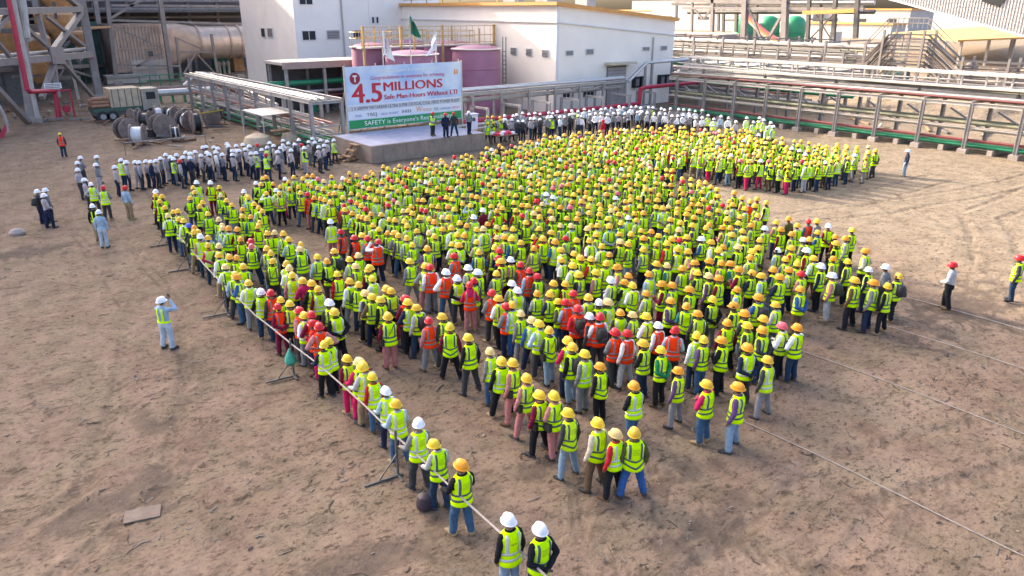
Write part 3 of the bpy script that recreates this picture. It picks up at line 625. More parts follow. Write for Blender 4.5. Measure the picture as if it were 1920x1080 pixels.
# rack on the near side of the white tower, running up to the banner
qs2 = [51.5+3.6*k for k in range(9)]
rl = rack('side_pipe_rack', 'pipe rack of white, pink and green pipes running back from the banner', 22.4, qs2, 3.3,
    [(.5,3.6,.12,pipe_s),(1.1,3.6,.16,pipe_s),(.4,1.9,.1,M('salmon pipe',(.55,.24,.2),.5,0,.1)),(.9,1.9,.1,sheetw),(1.5,1.9,.1,M('salmon pipe',(.5,.2,.2))),(.3,1.35,.1,sheetw),(.9,1.3,.1,sheetw),(1.5,1.3,.12,sheetw),(.3,.75,.1,pipe_g),(.8,.7,.11,sheetw),(1.3,.7,.1,pipe_g),(1.8,.7,.12,pipe_g),(.4,.3,.09,pipe_g),(1.2,.3,.1,pipe_g)],
    [(0,3.5,.2,.3,sheetw),(2.4,3.5,.2,.26,sheetw),(0,2.5,.15,.2,steel_w),(0,2.2,.12,.16,steel_w)], 24.8, False, q0=51.4)
for q in qs2:
    for z in (.5, 1.1, 1.7): bar('cross_arm', rl, steel, (22.4, q, z), (24.8, q, z), .1)
for k in range(18): bar('stub', rl, steel, (22.4, 51.5+k*1.7, 2.6), (22.4, 51.5+k*1.7, 3.36), .1)
put('portal_pipe', MB().path([atq(345,160,84), atq(372,137,84), atq(385,138,84), atq(470,160,84)], .16, 8), pipe_s, rl, True)
for k in range(5):
    a = atq(395, 140+k*7, 80); b_ = at(520, 196+k*4, 2.4-k*.3); tub('feeder_pipe', rl, (pipe_s, steel_w, pipe_m, pipe_s, pipe_g)[k], a, b_, .12, 8)
# open pump shed
t = thing('pump_shed', 'open shed with pale flat roof and green pipe by the white tower', 'shed', (40, 78, 0))
zr = 4.7; a = at(520, 122, zr); b_ = at(662, 116, zr)
put('roof', MB().box((a.x, a.y-1.2, zr), (a.x+12.5, a.y+3.5, zr+.25)), sheetw, t)
put('fascia', MB().box((a.x-.05, a.y-1.3, zr-.35), (a.x+12.55, a.y-1.21, zr+.28)), M('brown fascia', (.36,.26,.22), .7, 0, .15), t)
for k in range(4):
    for dy in (-.9, 3.2): bar('post', t, steel, (a.x+.4+k*3.9, a.y+dy, 0), (a.x+.4+k*3.9, a.y+dy, zr), .26)
put('back_wall', MB().box((a.x+.2, a.y+3.4, 0), (a.x+12.3, a.y+3.5, zr)), M('dark shed wall', (.10,.095,.10), .7, 0, .3, 1), t)
tub('green_pipe', t, pipe_g, (a.x-2, a.y-.4, 3.0), (a.x+12, a.y-.4, 3.0), .26, 12)
tub('pipe', t, pipe_s, (a.x, a.y-.2, 2.1), (a.x+12, a.y-.2, 2.1), .16, 10); tub('pipe', t, pipe_m, (a.x, a.y-.6, 1.7), (a.x+12, a.y-.6, 1.7), .1, 8)
for k in range(5): put('pump', MB().lathe((a.x+1.5+k*2.3, a.y+1, 0), [(.5,0),(.5,.3),(.35,.4),(.35,1.5),(.2,1.7)], 12), (steel_d, pipe_g)[k % 2], t, True)
# canvas-roofed stand in front of the side rack
t = thing('work_shelter', 'small open shelter with a pale sheet roof behind the grey spectators', 'shelter', at(512, 262))
cs = [at(453,206,2.45), at(492,217,2.35), at(562,209,2.4), at(524,200,2.5)]
mb = MB(); mb.add([V(c) for c in cs]+[V(c)-V((0,0,.05)) for c in cs], [(0,1,2,3),(7,6,5,4),(0,4,5,1),(1,5,6,2),(2,6,7,3),(3,7,4,0)]); put('roof_sheet', mb, sheetw, t)
for c in cs: tub('post', t, steel_w, (c.x, c.y, 0), (c.x, c.y, c.z-.03), .045, 8)
c = (cs[0]+cs[1]+cs[2]+cs[3])/4
put('bench', MB().box((c.x-1.5, c.y-.4, .85), (c.x+1.2, c.y+.4, .95)), wood, t); 
for dx in (-1.4, 1.1): bar('bench_leg', t, wood, (c.x+dx, c.y, 0), (c.x+dx, c.y, .85), .1)
tag(put('tool_box', MB().box((c.x-1.1, c.y-.25, .951), (c.x-.3, c.y+.2, 1.35)), steel_d), 'dark tool box on the bench under the sheet roof', 'box')
tag(put('tarp_bale', MB().lathe((c.x-1.8, c.y-1.5, 0), [(.9,0),(1.1,.4),(.9,.85),(.4,1.05),(.05,1.1)], 10), tarp, None, True), 'beige tarpaulin heap beside the sheet roofed shelter', 'tarpaulin')
tag(put('tarp_bale', MB().lathe((c.x+1.0, c.y-1.2, 0), [(.8,0),(.95,.3),(.7,.8),(.05,.95)], 10), tarp, None, True), 'smaller beige tarpaulin heap under the shelter edge', 'tarpaulin')
# cable drums
drum_w = M('grey brown drum timber', (.22,.165,.14), .8, 0, .3, 3); cab = M('black cable', (.025,.025,.03), .5, 0, .3, 14); wrapm = M('white wrap', (.66,.66,.68), .5, 0, .1, 3)
def drum(x, y, r, w, rz, tilt, lab):
    c = at(x, y); t = thing('cable_drum', lab, 'cable drum', c, 'cable drums dumped on the sand')
    Mx = Matrix.Translation(V((c.x, c.y, r if not tilt else w/2+.05))) @ Matrix.Rotation(rz, 4, 'Z') @ Matrix.Rotation(0 if not tilt else math.pi/2*tilt, 4, 'X')
    def P(mb, nm, m_):
        mb.v = [tuple(Mx @ V(v)) for v in mb.v]; return put(nm, mb, m_, t, False)
    for s in (-1, 1):
        fl = P(MB().tube((0, s*w/2-.05*s, 0), (0, s*w/2+.03*s, 0), r, 20), 'flange', drum_w)
        P(MB().tube((0, s*w/2+.031*s, 0), (0, s*w/2+.05*s, 0), r*.22, 12), 'hub', steel_d)
        for k in range(3): P(MB().bar((-r*.93*math.cos(k*1.05), s*(w/2+.04), -r*.93*math.sin(k*1.05)), (r*.93*math.cos(k*1.05), s*(w/2+.04), r*.93*math.sin(k*1.05)), .05, .09), 'batten', drum_w)
    P(MB().tube((0, -w/2+.06, 0), (0, w/2-.06, 0), r*.72, 18), 'cable', cab if rg.random() < .85 else wrapm)
    if rg.random() < .5: P(MB().tube((0, -w*.12, 0), (0, w*.04, 0), r*.76, 18), 'wrap', wrapm)
DR = ((240,262,.85,.9,.3,0,'brown cable drum at the near end of the heap'),(262,272,.8,.9,1.1,0,'cable drum fallen forward at the near left of the heap'),(287,258,.7,.7,2.0,1,'cable drum lying flat among the standing ones'),(308,258,.95,.9,.15,0,'large drum showing its round flange in the middle of the heap'),
      (331,264,.62,.6,1.3,0,'small drum with white wrap at the front of the heap'),(276,240,.75,.8,.9,0,'drum half hidden behind the large flange'),(300,236,.9,.6,1.45,0,'narrow upright drum at the back of the heap'),(322,234,.8,.8,.8,0,'white wrapped drum standing behind the heap'),
      (352,245,.85,.9,.5,0,'drum with white cable ends near the tape'),(370,250,.95,.6,1.5,0,'tall drum turned edge on at the far end of the heap'),(399,236,.75,.5,.1,0,'lone drum with round flange beyond the heap'),(425,224,.65,.5,.4,0,'farthest cable drum beside the maroon posts'),(255,232,.7,.7,1.9,0,'drum leaning against the truck side of the heap'))
for d_ in DR: drum(*d_)
sp = MB()
for k in range(150):
    px0, py0 = ((rg.uniform(222, 420), rg.uniform(228, 280)), (rg.uniform(205, 400), rg.uniform(196, 226)), (rg.uniform(10, 200), rg.uniform(190, 236)))[k % 3]
    c = at(px0, py0); an = rg.uniform(0, 3.14); L = rg.uniform(.15, .9); d_ = V((math.cos(an)*L, math.sin(an)*L, rg.uniform(-.04, .12))); z_ = rg.uniform(.05, .3)
    sp.bar(c-d_+V((0,0,z_+.05)), c+d_+V((0,0,z_+.05)), rg.uniform(.05, .25), rg.uniform(.04, .2), k % 4)
tag(link('scrap_pile', sp.mesh('scrap_pile', [steel_d, wood, M('rust scrap', (.16,.08,.05), .9, 0, .3, 4), steel_g])), kind='stuff')
t = thing('barrier_tape', 'yellow and black barrier tape strung behind the drums', 'tape', at(380, 215))
a = at(340, 218, 1.3); b_ = at(418, 206, 1.3); put('tape', MB().bar(a, b_, .02, .1), M('yellow tape', (.6,.48,.05), .6, 0, .3, 30), t)
for p_ in (a, b_): bar('post', t, steel_d, (p_.x, p_.y, 0), (p_.x, p_.y, 1.35), .06)
t = thing('rope_line', 'pale rope tied across the front of the cable drums', 'rope', at(300, 262))
a = at(232, 268, .9); b_ = at(384, 254, .9); put('rope', MB().tube(a, b_, .035, 6), rope_m, t)
for p_ in (a, b_): bar('peg', t, wood, (p_.x, p_.y, 0), (p_.x, p_.y, .95), .06)
# truck with rolls
c = at(240, 226); t = thing('flatbed_truck', 'loaded flatbed truck with pale cab parked beyond the cable drums', 'truck', c)
tx, ty = c.x, c.y
put('chassis', MB().box((tx-2.6, ty, .55), (tx+2.6, ty+2.2, .85)), steel_d, t)
put('cargo_bed', MB().box((tx-2.7, ty-.1, .86), (tx+1.4, ty+2.3, 1.25)), M('dull green truck bed', (.045,.085,.065), .6, 0, .25, 3), t)
cb = put('cab', MB().box((tx+1.5, ty, .86), (tx+3.0, ty+2.2, 2.75)), M('dusty cab paint', (.33,.28,.22), .6, 0, .25, 2), t)
box('windscreen', cb, glass_d, (tx+3.003, ty+.2, 1.8), (tx+3.03, ty+2.0, 2.5)); box('side_window', cb, glass_d, (tx+1.9, ty-.03, 1.8), (tx+2.7, ty-.003, 2.45))
put('tarp_cover', MB().box((tx-1.2, ty-.05, 1.26), (tx+1.4, ty+2.2, 2.9)), tarp, t)
for k in range(5): box('tarp_strap', t, steel_d, (tx-1.0+k*.55, ty-.075, 1.3), (tx-.94+k*.55, ty-.052, 2.9))
for wx in (-2.0, -1.2, 2.2):
    for wy in (.05, 2.15):
        w = tub('wheel', t, black, (tx+wx, ty+wy-.18, .5), (tx+wx, ty+wy+.18, .5), .5, 16); tub('rim', w, steel, (tx+wx, ty+wy-.2, .5), (tx+wx, ty+wy-.19, .5), .25, 12)
for k in range(9):
    r_ = tag(put('matting_roll', MB().tube((tx-2.7, ty+.2+(k % 4)*.55, 1.45+.32*(k//4)), (tx-1.3, ty+.2+(k % 4)*.55, 1.45+.32*(k//4)), .17, 10), brown_p, None, True), 'brown matting roll, '+('bottom','middle','top')[k//4]+' layer on the truck bed, '+('nearest the camera','second from the camera','third from the camera','farthest from the camera')[k % 4], 'roll', 'rolls on the truck bed')
# yellow machine at the frame edge
c = at(2, 258); t = thing('yellow_machine', 'yellow machine cut by the picture edge with a grey curved guard', 'machine', c)
put('body', MB().box((c.x-3, c.y, .6), (c.x+.1, c.y+1.8, 3.1)), M('machine yellow', (.62,.38,.03), .5, 0, .15, 2), t)
put('guard', MB().path([c+V((.6*math.sin(a*.5), -.05, 3.4-a*.75)) for a in np.linspace(0, 4, 9)], .13, 8), steel, t, True)
bar('foot_plate', t, pipe_r, c+V((-.1,0,0)), c+V((.6,0,.9)), .3)
for k in range(3): tub('wheel', t, black, (c.x-2.6+k*1.1, c.y-.1, .55), (c.x-2.6+k*1.1, c.y+.4, .55), .55, 14)
# ------------------------------------------------------------------ far plant at the upper right
qs3 = [8+4.2*k for k in range(28)]
t = thing('cable_tray_rack', 'dark far rack of stacked cable trays with a raised bridge', 'pipe rack', (82, 60, 0))
P2 = 84.; qa = atp(1625,100,P2).y; qb = atp(1665,70,P2).y; qc = atp(1740,70,P2).y; qd = atp(1790,115,P2).y
zb0, dz = 1.7, 2.4
for k in range(9):
    for dp in ((0,) if k % 2 else (0, 1.6)):
        z = zb0+k*.38; pp = P2+dp+.1*(k % 3)
        pts = [V((pp, 6, z)), V((pp, qd, z)), V((pp, qc, z+dz)), V((pp, qb, z+dz)), V((pp, qa, z)), V((pp, 122, z))]
        mb = MB()
        for a, b_ in zip(pts, pts[1:]): mb.bar(a, b_, .34 if k % 3 else .16, .13)
        put('cable_tray', mb, (M('dark tray', (.12,.105,.10), .6, 0, .2), steel_d, steel_g, M('brown tray', (.13,.105,.095), .6, 0, .2))[(k+int(dp)) % 4], t)
for q in qs3:
    rz = dz if qd < q < qa else 0
    for pp in (P2-.3, P2+2.4): bar('post', t, steel_g, (pp, q, 0), (pp, q, 5.2+rz), .22)
    for k in range(3 if not rz else 1): bar('arm', t, steel_g, (P2-.3, q+.15, 1.6+rz+k*1.3), (P2+2.4, q+.15, 1.6+rz+k*1.3), .12)
for q in np.linspace(qc, qb, 9): bar('rail_post', t, steel_g, (P2-.4, q, 5.4+dz), (P2-.4, q, 6.4+dz), .07)
for z in (.5, 1.0): put('hand_rail', MB().path([V((P2-.4, qd, 5.4+z)), V((P2-.4, qc, 5.4+dz+z)), V((P2-.4, qb, 5.4+dz+z)), V((P2-.4, qa, 5.4+z))], .05, 5), steel_g, t)
t = thing('dark_pipe_rack', 'dense rack of dark grey pipes farther off, below the steel pipe gallery', 'pipe rack', (93, 70, 0))
r4 = random.Random(31)
for k in range(30):
    z = 1.0+(k % 8)*.62; tub('pipe', t, (steel_d, steel_g, M('dark tray'  , (.12,.105,.10)), steel, pipe_o, pipe_s)[k % 6], (89+k*.32, 44+r4.uniform(0, 8), z), (89+k*.32, 124, z), r4.uniform(.1, .24), 8)
for q in [46+5*k for k in range(16)]:
    for pp in (88.7, 94, 99): bar('post', t, steel_g, (pp, q, 0), (pp, q, 6.1), .26)
    for z in (1.6, 3.4, 5.9): bar('cross_beam', t, steel_g, (88.6, q+.2, z), (99.2, q+.2, z), .16)
for k in range(9):
    q = 30+k*9.5; c = V((103+r4.uniform(-2, 2), q, 0)); tt_ = thing('pump_skid', ('grey','brown','green')[k % 3]+' pump skid behind the dark pipe rack, '+('first','second','third','fourth','fifth','sixth','seventh','eighth','last')[k]+' along it', 'pump skid', c, 'pump skids behind the dark rack')
    put('base', MB().box((c.x-2, c.y-2.5, 0), (c.x+2, c.y+2.5, .5)), steel_d, tt_); put('motor', MB().tube((c.x-.5, c.y-1.8, 1.4), (c.x-.5, c.y+.6, 1.4), .8, 12), (steel_g, M('brown machine', (.15,.11,.09), .7, 0, .3, 1), M('dark green machine', (.03,.07,.055), .6, 0, .3, 1))[k % 3], tt_, True)
    put('vessel', MB().lathe((c.x+.8, c.y+1.2, .5), [(.7,0),(.75,.2),(.75,2.4),(.5,2.9),(.05,3.0)], 14), (steel, steel_g, steel_d)[k % 3], tt_, True)
t = thing('middle_pipe_rack', 'rack of pale pipes on brown posts between the two long racks', 'pipe rack', (70, 50, 0))
for k in range(26):
    z = (1.2,1.9,2.55,3.2,4.0)[k % 5]; tub('pipe', t, (pipe_s, steel_g, pipe_o, steel_d, pipe_g, steel, pipe_m)[k % 7], (66.5+k*.36, 37+(k*7 % 11), z), (66.5+k*.36, 118, z), .1+.05*(k % 3), 8)
for q in [38+4.5*k for k in range(18)]:
    for pp in (66.5, 71, 75.5): bar('post', t, steel_g, (pp, q, 0), (pp, q, 4.4), .26)
    for z in (1.7, 3.0, 4.2): bar('cross_beam', t, steel_g, (66.3, q+.2, z), (75.7, q+.2, z), .14)
t = thing('pipe_gallery', 'tall braced steel pipe gallery in front of the green tanks', 'steel structure', (118, 78, 0))
PS = 100.
for x0, y0, x1, y1, w, nm in ((1401,-90,1393,112,.8,'column'),(1476,-90,1469,116,.8,'column'),(1522,-90,1513,96,.45,'column'),(1572,-90,1561,92,.5,'column'),(1613,-90,1604,72,.55,'column'),(1340,-80,1335,60,.5,'column'),(1300,-80,1297,60,.35,'column'),
    (1474,14,1420,110,.35,'brace'),(1404,16,1434,90,.3,'brace'),(1514,78,1562,28,.16,'brace'),(1528,26,1561,78,.16,'brace'),(1478,8,1398,-60,.5,'brace'),(1405,6,1470,-50,.4,'brace'),(1280,15,1620,17,.4,'beam'),(1514,36,1562,36,.2,'beam'),(1265,2,1480,4,.5,'beam'),(1476,-20,1640,-16,.5,'beam'),(1300,15,1318,36,.25,'brace'),(1336,15,1318,36,.25,'brace')):
    bar(nm, t, steel_g if x0 < 1510 else steel_d, atp(x0, y0, PS), atp(x1, y1, PS), w)
for x0, y0, x1, y1, w, nm in ((1420,-90,1416,100,.6,'column'),(1385,-90,1380,60,.5,'column'),(1360,-90,1356,60,.4,'column'),(1545,-90,1538,90,.4,'column'),(1350,-90,1347,58,.35,'column'),(1270,-40,1268,40,.35,'column'),(1260,8,1620,11,.4,'beam'),(1360,38,1385,38,.3,'beam')):
    bar(nm, t, steel_d, atp(x0, y0, PS+12), atp(x1, y1, PS+12), w)
for k, (y, mt) in enumerate(((-6,pipe_s),(-14,rail_y),(22,steel_d),(5,pipe_s))): tub('pipe', t, mt, atp(1290, y+1, PS+3), atp(1640, y, PS+3), .3, 8)
put('walkway_beam', MB().bar(atp(1505, 24, PS-1), atp(1602, 20, PS-1), .3, .5), orange, t)
for i, x in enumerate((1390, 1435, 1483)):
    c = at(x, 103); r = 2.4
    t = thing('green_tank', ('green domed tank behind the first gallery column','middle green domed tank behind the coloured chute','green domed tank nearest the orange walkway beam')[i], 'tank', c, 'green domed tanks')
    put('shell', MB().lathe(c, [(r*.95,0),(r*.95,.8),(r,.85),(r,6.3),(r*.93,7.1),(r*.72,7.8),(r*.4,8.2),(.1,8.35)], 32), tankg, t, True)
    for z in (2.6, 4.9): put('band', MB().lathe(c+V((0,0,z)), [(r+.004,0),(r+.06,.02),(r+.06,.14),(r+.004,.16)], 32), tankg, t, True)
    for k in range(12):
        an = 2*math.pi*k/12; bar('rail_post', t, pipe_g, c+V((math.cos(an)*(r+.9), math.sin(an)*(r+.9), 3.4)), c+V((math.cos(an)*(r+.9), math.sin(an)*(r+.9), 4.6)), .08)
    for z in (3.4, 4.0, 4.6): put('rail', MB().path([c+V((math.cos(2*math.pi*k/20)*(r+.9), math.sin(2*math.pi*k/20)*(r+.9), z)) for k in range(21)], .06, 5), pipe_g, t)
t = thing('fabric_chute', 'pink and orange fabric chute hanging across the green tanks', 'chute', atp(1466, 84, 108))
for k, mt in enumerate((M('chute pink', (.66,.16,.18), .7, 0, .1), M('chute orange', (.70,.30,.04), .7, 0, .1), M('chute pale', (.65,.45,.40), .7, 0, .1))):
    mb = MB(); pts = [atp(1402+f*64, 28+k*4+f*50+5*math.sin(f*3.1), 108) for f in np.linspace(0, 1, 9)]
    put('strip', mb.path(pts, .3, 8), mt, t, True)
c = at(1655, 118, 0)
t = thing('yellow_canopy', 'open shelter with a wide bright yellow sheet roof', 'canopy', at(1800, 112))
zc = 4.9; cs = [at(1674,61,zc), at(1796,75,zc), at(1932,69,zc), at(1850,49,zc+.0)]
mb = MB(); mb.add([V(c) for c in cs]+[V(c)-V((0,0,.3)) for c in cs], [(3,2,1,0),(4,5,6,7),(1,5,4,0),(2,6,5,1),(3,7,6,2),(0,4,7,3)]); put('roof', mb, yellow_roof, t)
cc = sum(cs, V())/4
for k, (a, b_) in enumerate(((0,1),(1,2),(1,2),(2,3),(3,0),(1,2),(0,1))):
    f = (.1,.05,.45,.2,.5,.85,.6)[k]; p_ = cs[a].lerp(cs[b_], f).lerp(cc, .08); bar('post', t, steel, (p_.x, p_.y, 0), (p_.x, p_.y, zc-.3), .4)
def simple_block(name, lab, x, y, w, d, h, m_, roof=None, cat='building', win=0):
    c = at(x, y); t = thing(name, lab, cat, c)
    put('wall', MB().box((c.x, c.y, 0), (c.x+w, c.y+d, h)), m_, t)
    if roof: put('roof', MB().box((c.x-.5, c.y-.5, h), (c.x+w+.5, c.y+d+.5, h+.6)), roof, t)
    for k in range(win): box('window', t, glass_d, (c.x-.06, c.y+d*(k+.4)/win, h*.5), (c.x-.003, c.y+d*(k+.7)/win, h*.65))
    return t
simple_block('grey_warehouse', 'pale grey warehouse with orange roof beyond the yellow canopy', 1700, 66, 20, 62, 9.2, M('far grey cladding', (.42,.40,.385), .75, 0, .08, .3), orange, win=5)
simple_block('cream_store', 'low cream store with orange roof edge behind the cable trays', 1668, 74, 10, 34, 4.6, M('far grey cladding', (.42,.40,.385)), orange)
simple_block('far_block', 'distant bluish block above the orange roof edge of the hall', 1330, 46, 30, 70, 15, M('far blue grey cladding', (.33,.34,.37), .75, 0, .1, .3))
simple_block('far_shed', 'distant grey shed behind the green tanks', 1520, 62, 30, 90, 9.6, M('far grey cladding', (.42,.40,.385)), win=4)
simple_block('concrete_basin', 'raised pinkish concrete basin beyond the white hall', 1345, 108, 12, 26, 4.6, M('pink concrete', (.27,.22,.205), .8, 0, .15, .6), None, 'basin')
simple_block('far_hall', 'long hazy hall on the far edge of the plant', 1900, 60, 60, 260, 8.5, M('far grey cladding', (.42,.40,.385)), orange)
simple_block('pump_house', 'small cream pump house with a dark door between the columns', 1552, 92, 6, 9, 4.2, sheetw, None, win=1)
# inclined clad gallery
t = thing('conveyor_gallery', 'inclined pale ribbed conveyor gallery crossing the upper corner', 'building', atp(1860, 50, 126))
a = atp(1660, -4, 126); b_ = atp(1990, 87, 126); d = (b_-a); up = V((0,0,1)); n3 = V((1,0,0))
hh = 10.
vs = [a, b_, b_+up*hh, a+up*hh]; mb = MB(); mb.add([V(v) for v in vs]+[V(v)+n3*5 for v in vs], [(0,1,2,3),(7,6,5,4),(0,4,5,1),(1,5,6,2),(2,6,7,3),(3,7,4,0)])
put('wall', mb, M('pale ribbed cladding', (.46,.43,.41), .55, 0, .05, 1), t)
N = int(d.length/.42)
rib_m = M('pale rib', (.62,.59,.57), .55, 0, .04, 1)
for k in range(N):
    c = a+d*((k+.5)/N); put('cladding_rib', MB().bar(c+V((-.06,0,.02)), c+V((-.06,0,0))+up*(hh-.1), .16, .12), rib_m, t)
put('edge_trim', MB().bar(a+V((-.1,0,0)), b_+V((-.1,0,0)), .3, .25), trim_w, t)
wv = [atp(1838,-14,125.7), atp(1842,3,125.7), atp(1872,13,125.7), atp(1888,-4,125.7)]
mb = MB(); mb.add([V(v) for v in wv]+[V(v)+V((.2,0,0)) for v in wv], [(0,1,2,3),(7,6,5,4),(0,4,5,1),(1,5,6,2),(2,6,7,3),(3,7,4,0)]); put('opening', mb, glass_d, t)
for x in (1700, 1960):
    c = atp(x, 60, 127); bar('trestle_leg', t, steel_g, (127.5, c.y, 0), (128, c.y, max(2, c.z)), .6)
# debris between the racks
for i, (x, y, s) in enumerate(((1734,192,.8),(1784,196,1.3))):
    tag(put('blue_tarpaulin', MB().lathe(at(x, y), [(1.5*s,0),(1.3*s,.4*s),(.8*s,.65*s),(.1,.75*s)], 9), tarp_b), ('small blue tarpaulin heap between the rack posts','larger blue tarpaulin heap on the sand mounds')[i], 'tarpaulin')
for i in range(14):
    x, y = 1605+i*22.5+rg.uniform(-5,5), rg.uniform(175, 262); c = at(x, y); an = rg.uniform(0, 3.1); L = rg.uniform(.6, 2.2); d_ = V((math.cos(an), math.sin(an), 0))*L
    if c.x < 63.4: continue
    tag(put('scrap_timber', MB().bar(c-d_+V((0,0,.12)), c+d_+V((0,0,.12+rg.uniform(0,.2))), .18, .12), (wood, steel_d, concrete)[i % 3]), ('brown','dark','grey')[i % 3]+' scrap length on the sand behind the rack, '+('far end by the crowd','past the blue tarpaulins','between two rack posts','near the sand heap','by the picture edge')[i//3], 'scrap timber', 'scrap lengths behind the rack')
tag(put('sand_mound', MB().lathe(at(1868, 205), [(5,-.2),(4.2,.5),(2.6,1.2),(1,1.6),(.1,1.65)], 14), M('yellow sand', (.46,.32,.17), .95, 0, .2, 1, .3), None, True), 'rounded yellow sand heap behind the rack posts', 'sand heap')
# rope barrier on tripods along the crowd, lane cables, small litter
t = thing('rope_barrier', 'long pale rope rail at hip height along the crowd edge', 'rope rail', (7, 20, 0))
def rope_p(q_): return float(np.interp(q_, [4,7.5,12,16,21,25,31,37], [6.35,6.52,6.72,6.92,6.85,7.0,7.45,7.88]))
pts = [V((rope_p(q_), q_, 1.02-.03*math.sin(q_*1.1)**2)) for q_ in np.linspace(4.2, 37, 24)]
put('rope', MB().path(pts, .021, 8), rope_m, t, True)
for i, q in enumerate((12.6, 18.6, 24.4, 30.0, 34.0)):
    c = V((rope_p(q)-.02, q, 0)); t = thing('barrier_stand', ('barrier stand beside the dark backpack','barrier stand with a green bag hung on it','middle barrier stand along the rope','fourth barrier stand from the near end of the rope','farthest barrier stand by the rope end')[i], 'stand', c, 'stands carrying the rope rail')
    bar('post', t, steel_d, c, c+V((0,0,1.15)), .045); bar('foot', t, steel_d, c+V((-.8,.05,.035)), c+V((.1,-.05,.035)), .06, .05)
    bar('brace', t, steel_d, c+V((-.45,.03,.06)), c+V((0,0,.55)), .03); bar('foot', t, steel_d, c+V((-.05,-.3,.03)), c+V((.02,.3,.03)), .05, .04)
c = V((rope_p(18.6)-.05, 18.65, .55)); tag(put('plastic_bag', MB().lathe(c, [(.02,.3),(.06,.22),(.15,.05),(.17,-.1),(.1,-.2),(.02,-.22)], 9), M('sea green bag', (.03,.30,.22), .5, 0, .2, 9), None, True), 'sea green plastic bag hanging on a barrier stand', 'bag')
for p_, q0_, q1_, lab in ((14.75,-3,9.4,'thin grey lane cable nearest the front on bare ground'),(19.6,-3,11.0,'thin lane cable left of the group of four workers'),(23.5,-4,10.6,'lane cable running past the white shirted man'),(26.6,-4,12.0,'farthest lane cable across the edge of the sun')):
    pts = [V((p_+.06*math.sin(k*.8)-.07*k*.1, q0_+(q1_-q0_)*k/12, .035)) for k in range(13)]; tag(put('lane_cable', MB().path(pts, .013, 6), M('grey cable', (.28,.255,.235), .7, 0, .2, 5)), lab, 'cable')
c = at(265, 967); tag(put('board', MB().bar(c+V((-.3,.1,.03)), c+V((.35,-.1,.03)), .42, .03), M('muddy board', (.165,.125,.10), .9, 0, .3, 3)), 'muddy flat board lying on the bare clay', 'board')
c = at(33, 440); tag(put('stone', MB().lathe(c, [(.3,0),(.34,.12),(.22,.26),(.05,.3)], 8), concrete, None, True), 'pale stone on the clay at the far edge', 'stone')
peb = MB(); r2 = np.random.default_rng(5)
for k in range(1600):
    p_, q_ = r2.uniform(-6, 30), r2.uniform(2.5, 40); s = r2.uniform(.008, .03)*(1 if r2.random() < .96 else 1.9); z_ = .012
    an = r2.uniform(0, 6); peb.add([(p_+s*math.cos(an+i*1.57)*(1+.4*(i % 2)), q_+s*math.sin(an+i*1.57), z_) for i in range(4)]+[(p_, q_, z_+s*.9)], [(0,1,4),(1,2,4),(2,3,4),(3,0,4)], int(r2.integers(0, 3)))
tw = MB()
for k in range(1500):
    p_, q_ = r2.uniform(-5, 32), r2.uniform(2.6, 36); L = float(r2.gamma(2, .06))+.03; an = r2.normal(.55, .55)
    if r2.random() < .5: p_, q_ = p_*.3+(6, 14, 20, 2, -1)[k % 5]+r2.normal(0, .7), (8, 6, 7, 14, 20)[k % 5]+r2.normal(0, 1.2)
    d_ = V((math.cos(an), math.sin(an), 0))*L/2; c = V((p_, q_, .02)); bnd = V((-d_.y, d_.x, 0))*float(r2.normal(0, .35))
    w_ = float(r2.uniform(.006, .016)); mi = int(r2.integers(0, 3))
    tw.bar(c-d_, c+bnd, w_*2, w_, mi); tw.bar(c+bnd, c+d_, w_*2, w_, mi)
tag(link('twig_litter', tw.mesh('twig_litter', [M('dark twig', (.05,.038,.03), .9, 0, .2), M('brown twig', (.11,.075,.05), .9, 0, .2), M('grey scrap', (.16,.14,.125), .9, 0, .2)])), kind='stuff')
tag(link('pebbles', peb.mesh('pebbles', [M('clod', (.16,.105,.075), .95, 0, .2), M('pale clod', (.38,.28,.21), .95, 0, .2), M('dark clod', (.07,.05,.04), .95, 0, .2)])), kind='stuff')
# ------------------------------------------------------------------ people: templates
TOR = [(.76,.172,.120,.0),(.84,.172,.124,-.005),(.92,.166,.116,0),(1.02,.153,.106,.005),(1.15,.162,.110,.0),(1.28,.184,.116,-.01),(1.36,.192,.102,-.015),(1.41,.152,.084,-.015),(1.45,.098,.07,-.012),(1.475,.066,.058,-.005)]
TZ = np.array([t_[0] for t_ in TOR])
def tor(z): return [float(np.interp(z, TZ, [t_[k] for t_ in TOR])) for k in (1, 2, 3)]
POSES = {
 'arms hanging':      dict(E=(.255,-.03,1.10), W=(.25,.05,.86), sp=.02),
 'arms crossed':      dict(E=(.285,.04,1.11), W=(-.05,.215,1.17), sp=.05),
 'hands behind back': dict(E=(.30,-.10,1.11), W=(.045,-.20,.93), sp=.06),
 'hands on hips':     dict(E=(.40,-.10,1.12), W=(.20,.06,1.0), sp=.08),
 'feet apart':        dict(E=(.27,-.04,1.10), W=(.29,.04,.86), sp=.15),
 'hands clasped':     dict(E=(.275,.02,1.09), W=(.03,.215,.95), sp=.04, step=.10),
 'arms raised':       dict(E=(.27,.24,1.31), W=(.08,.28,1.55), sp=.07),
 'hand on the rope':  dict(E=(.27,.05,1.11), W=(.24,.29,1.02), sp=.05, step=-.08)}
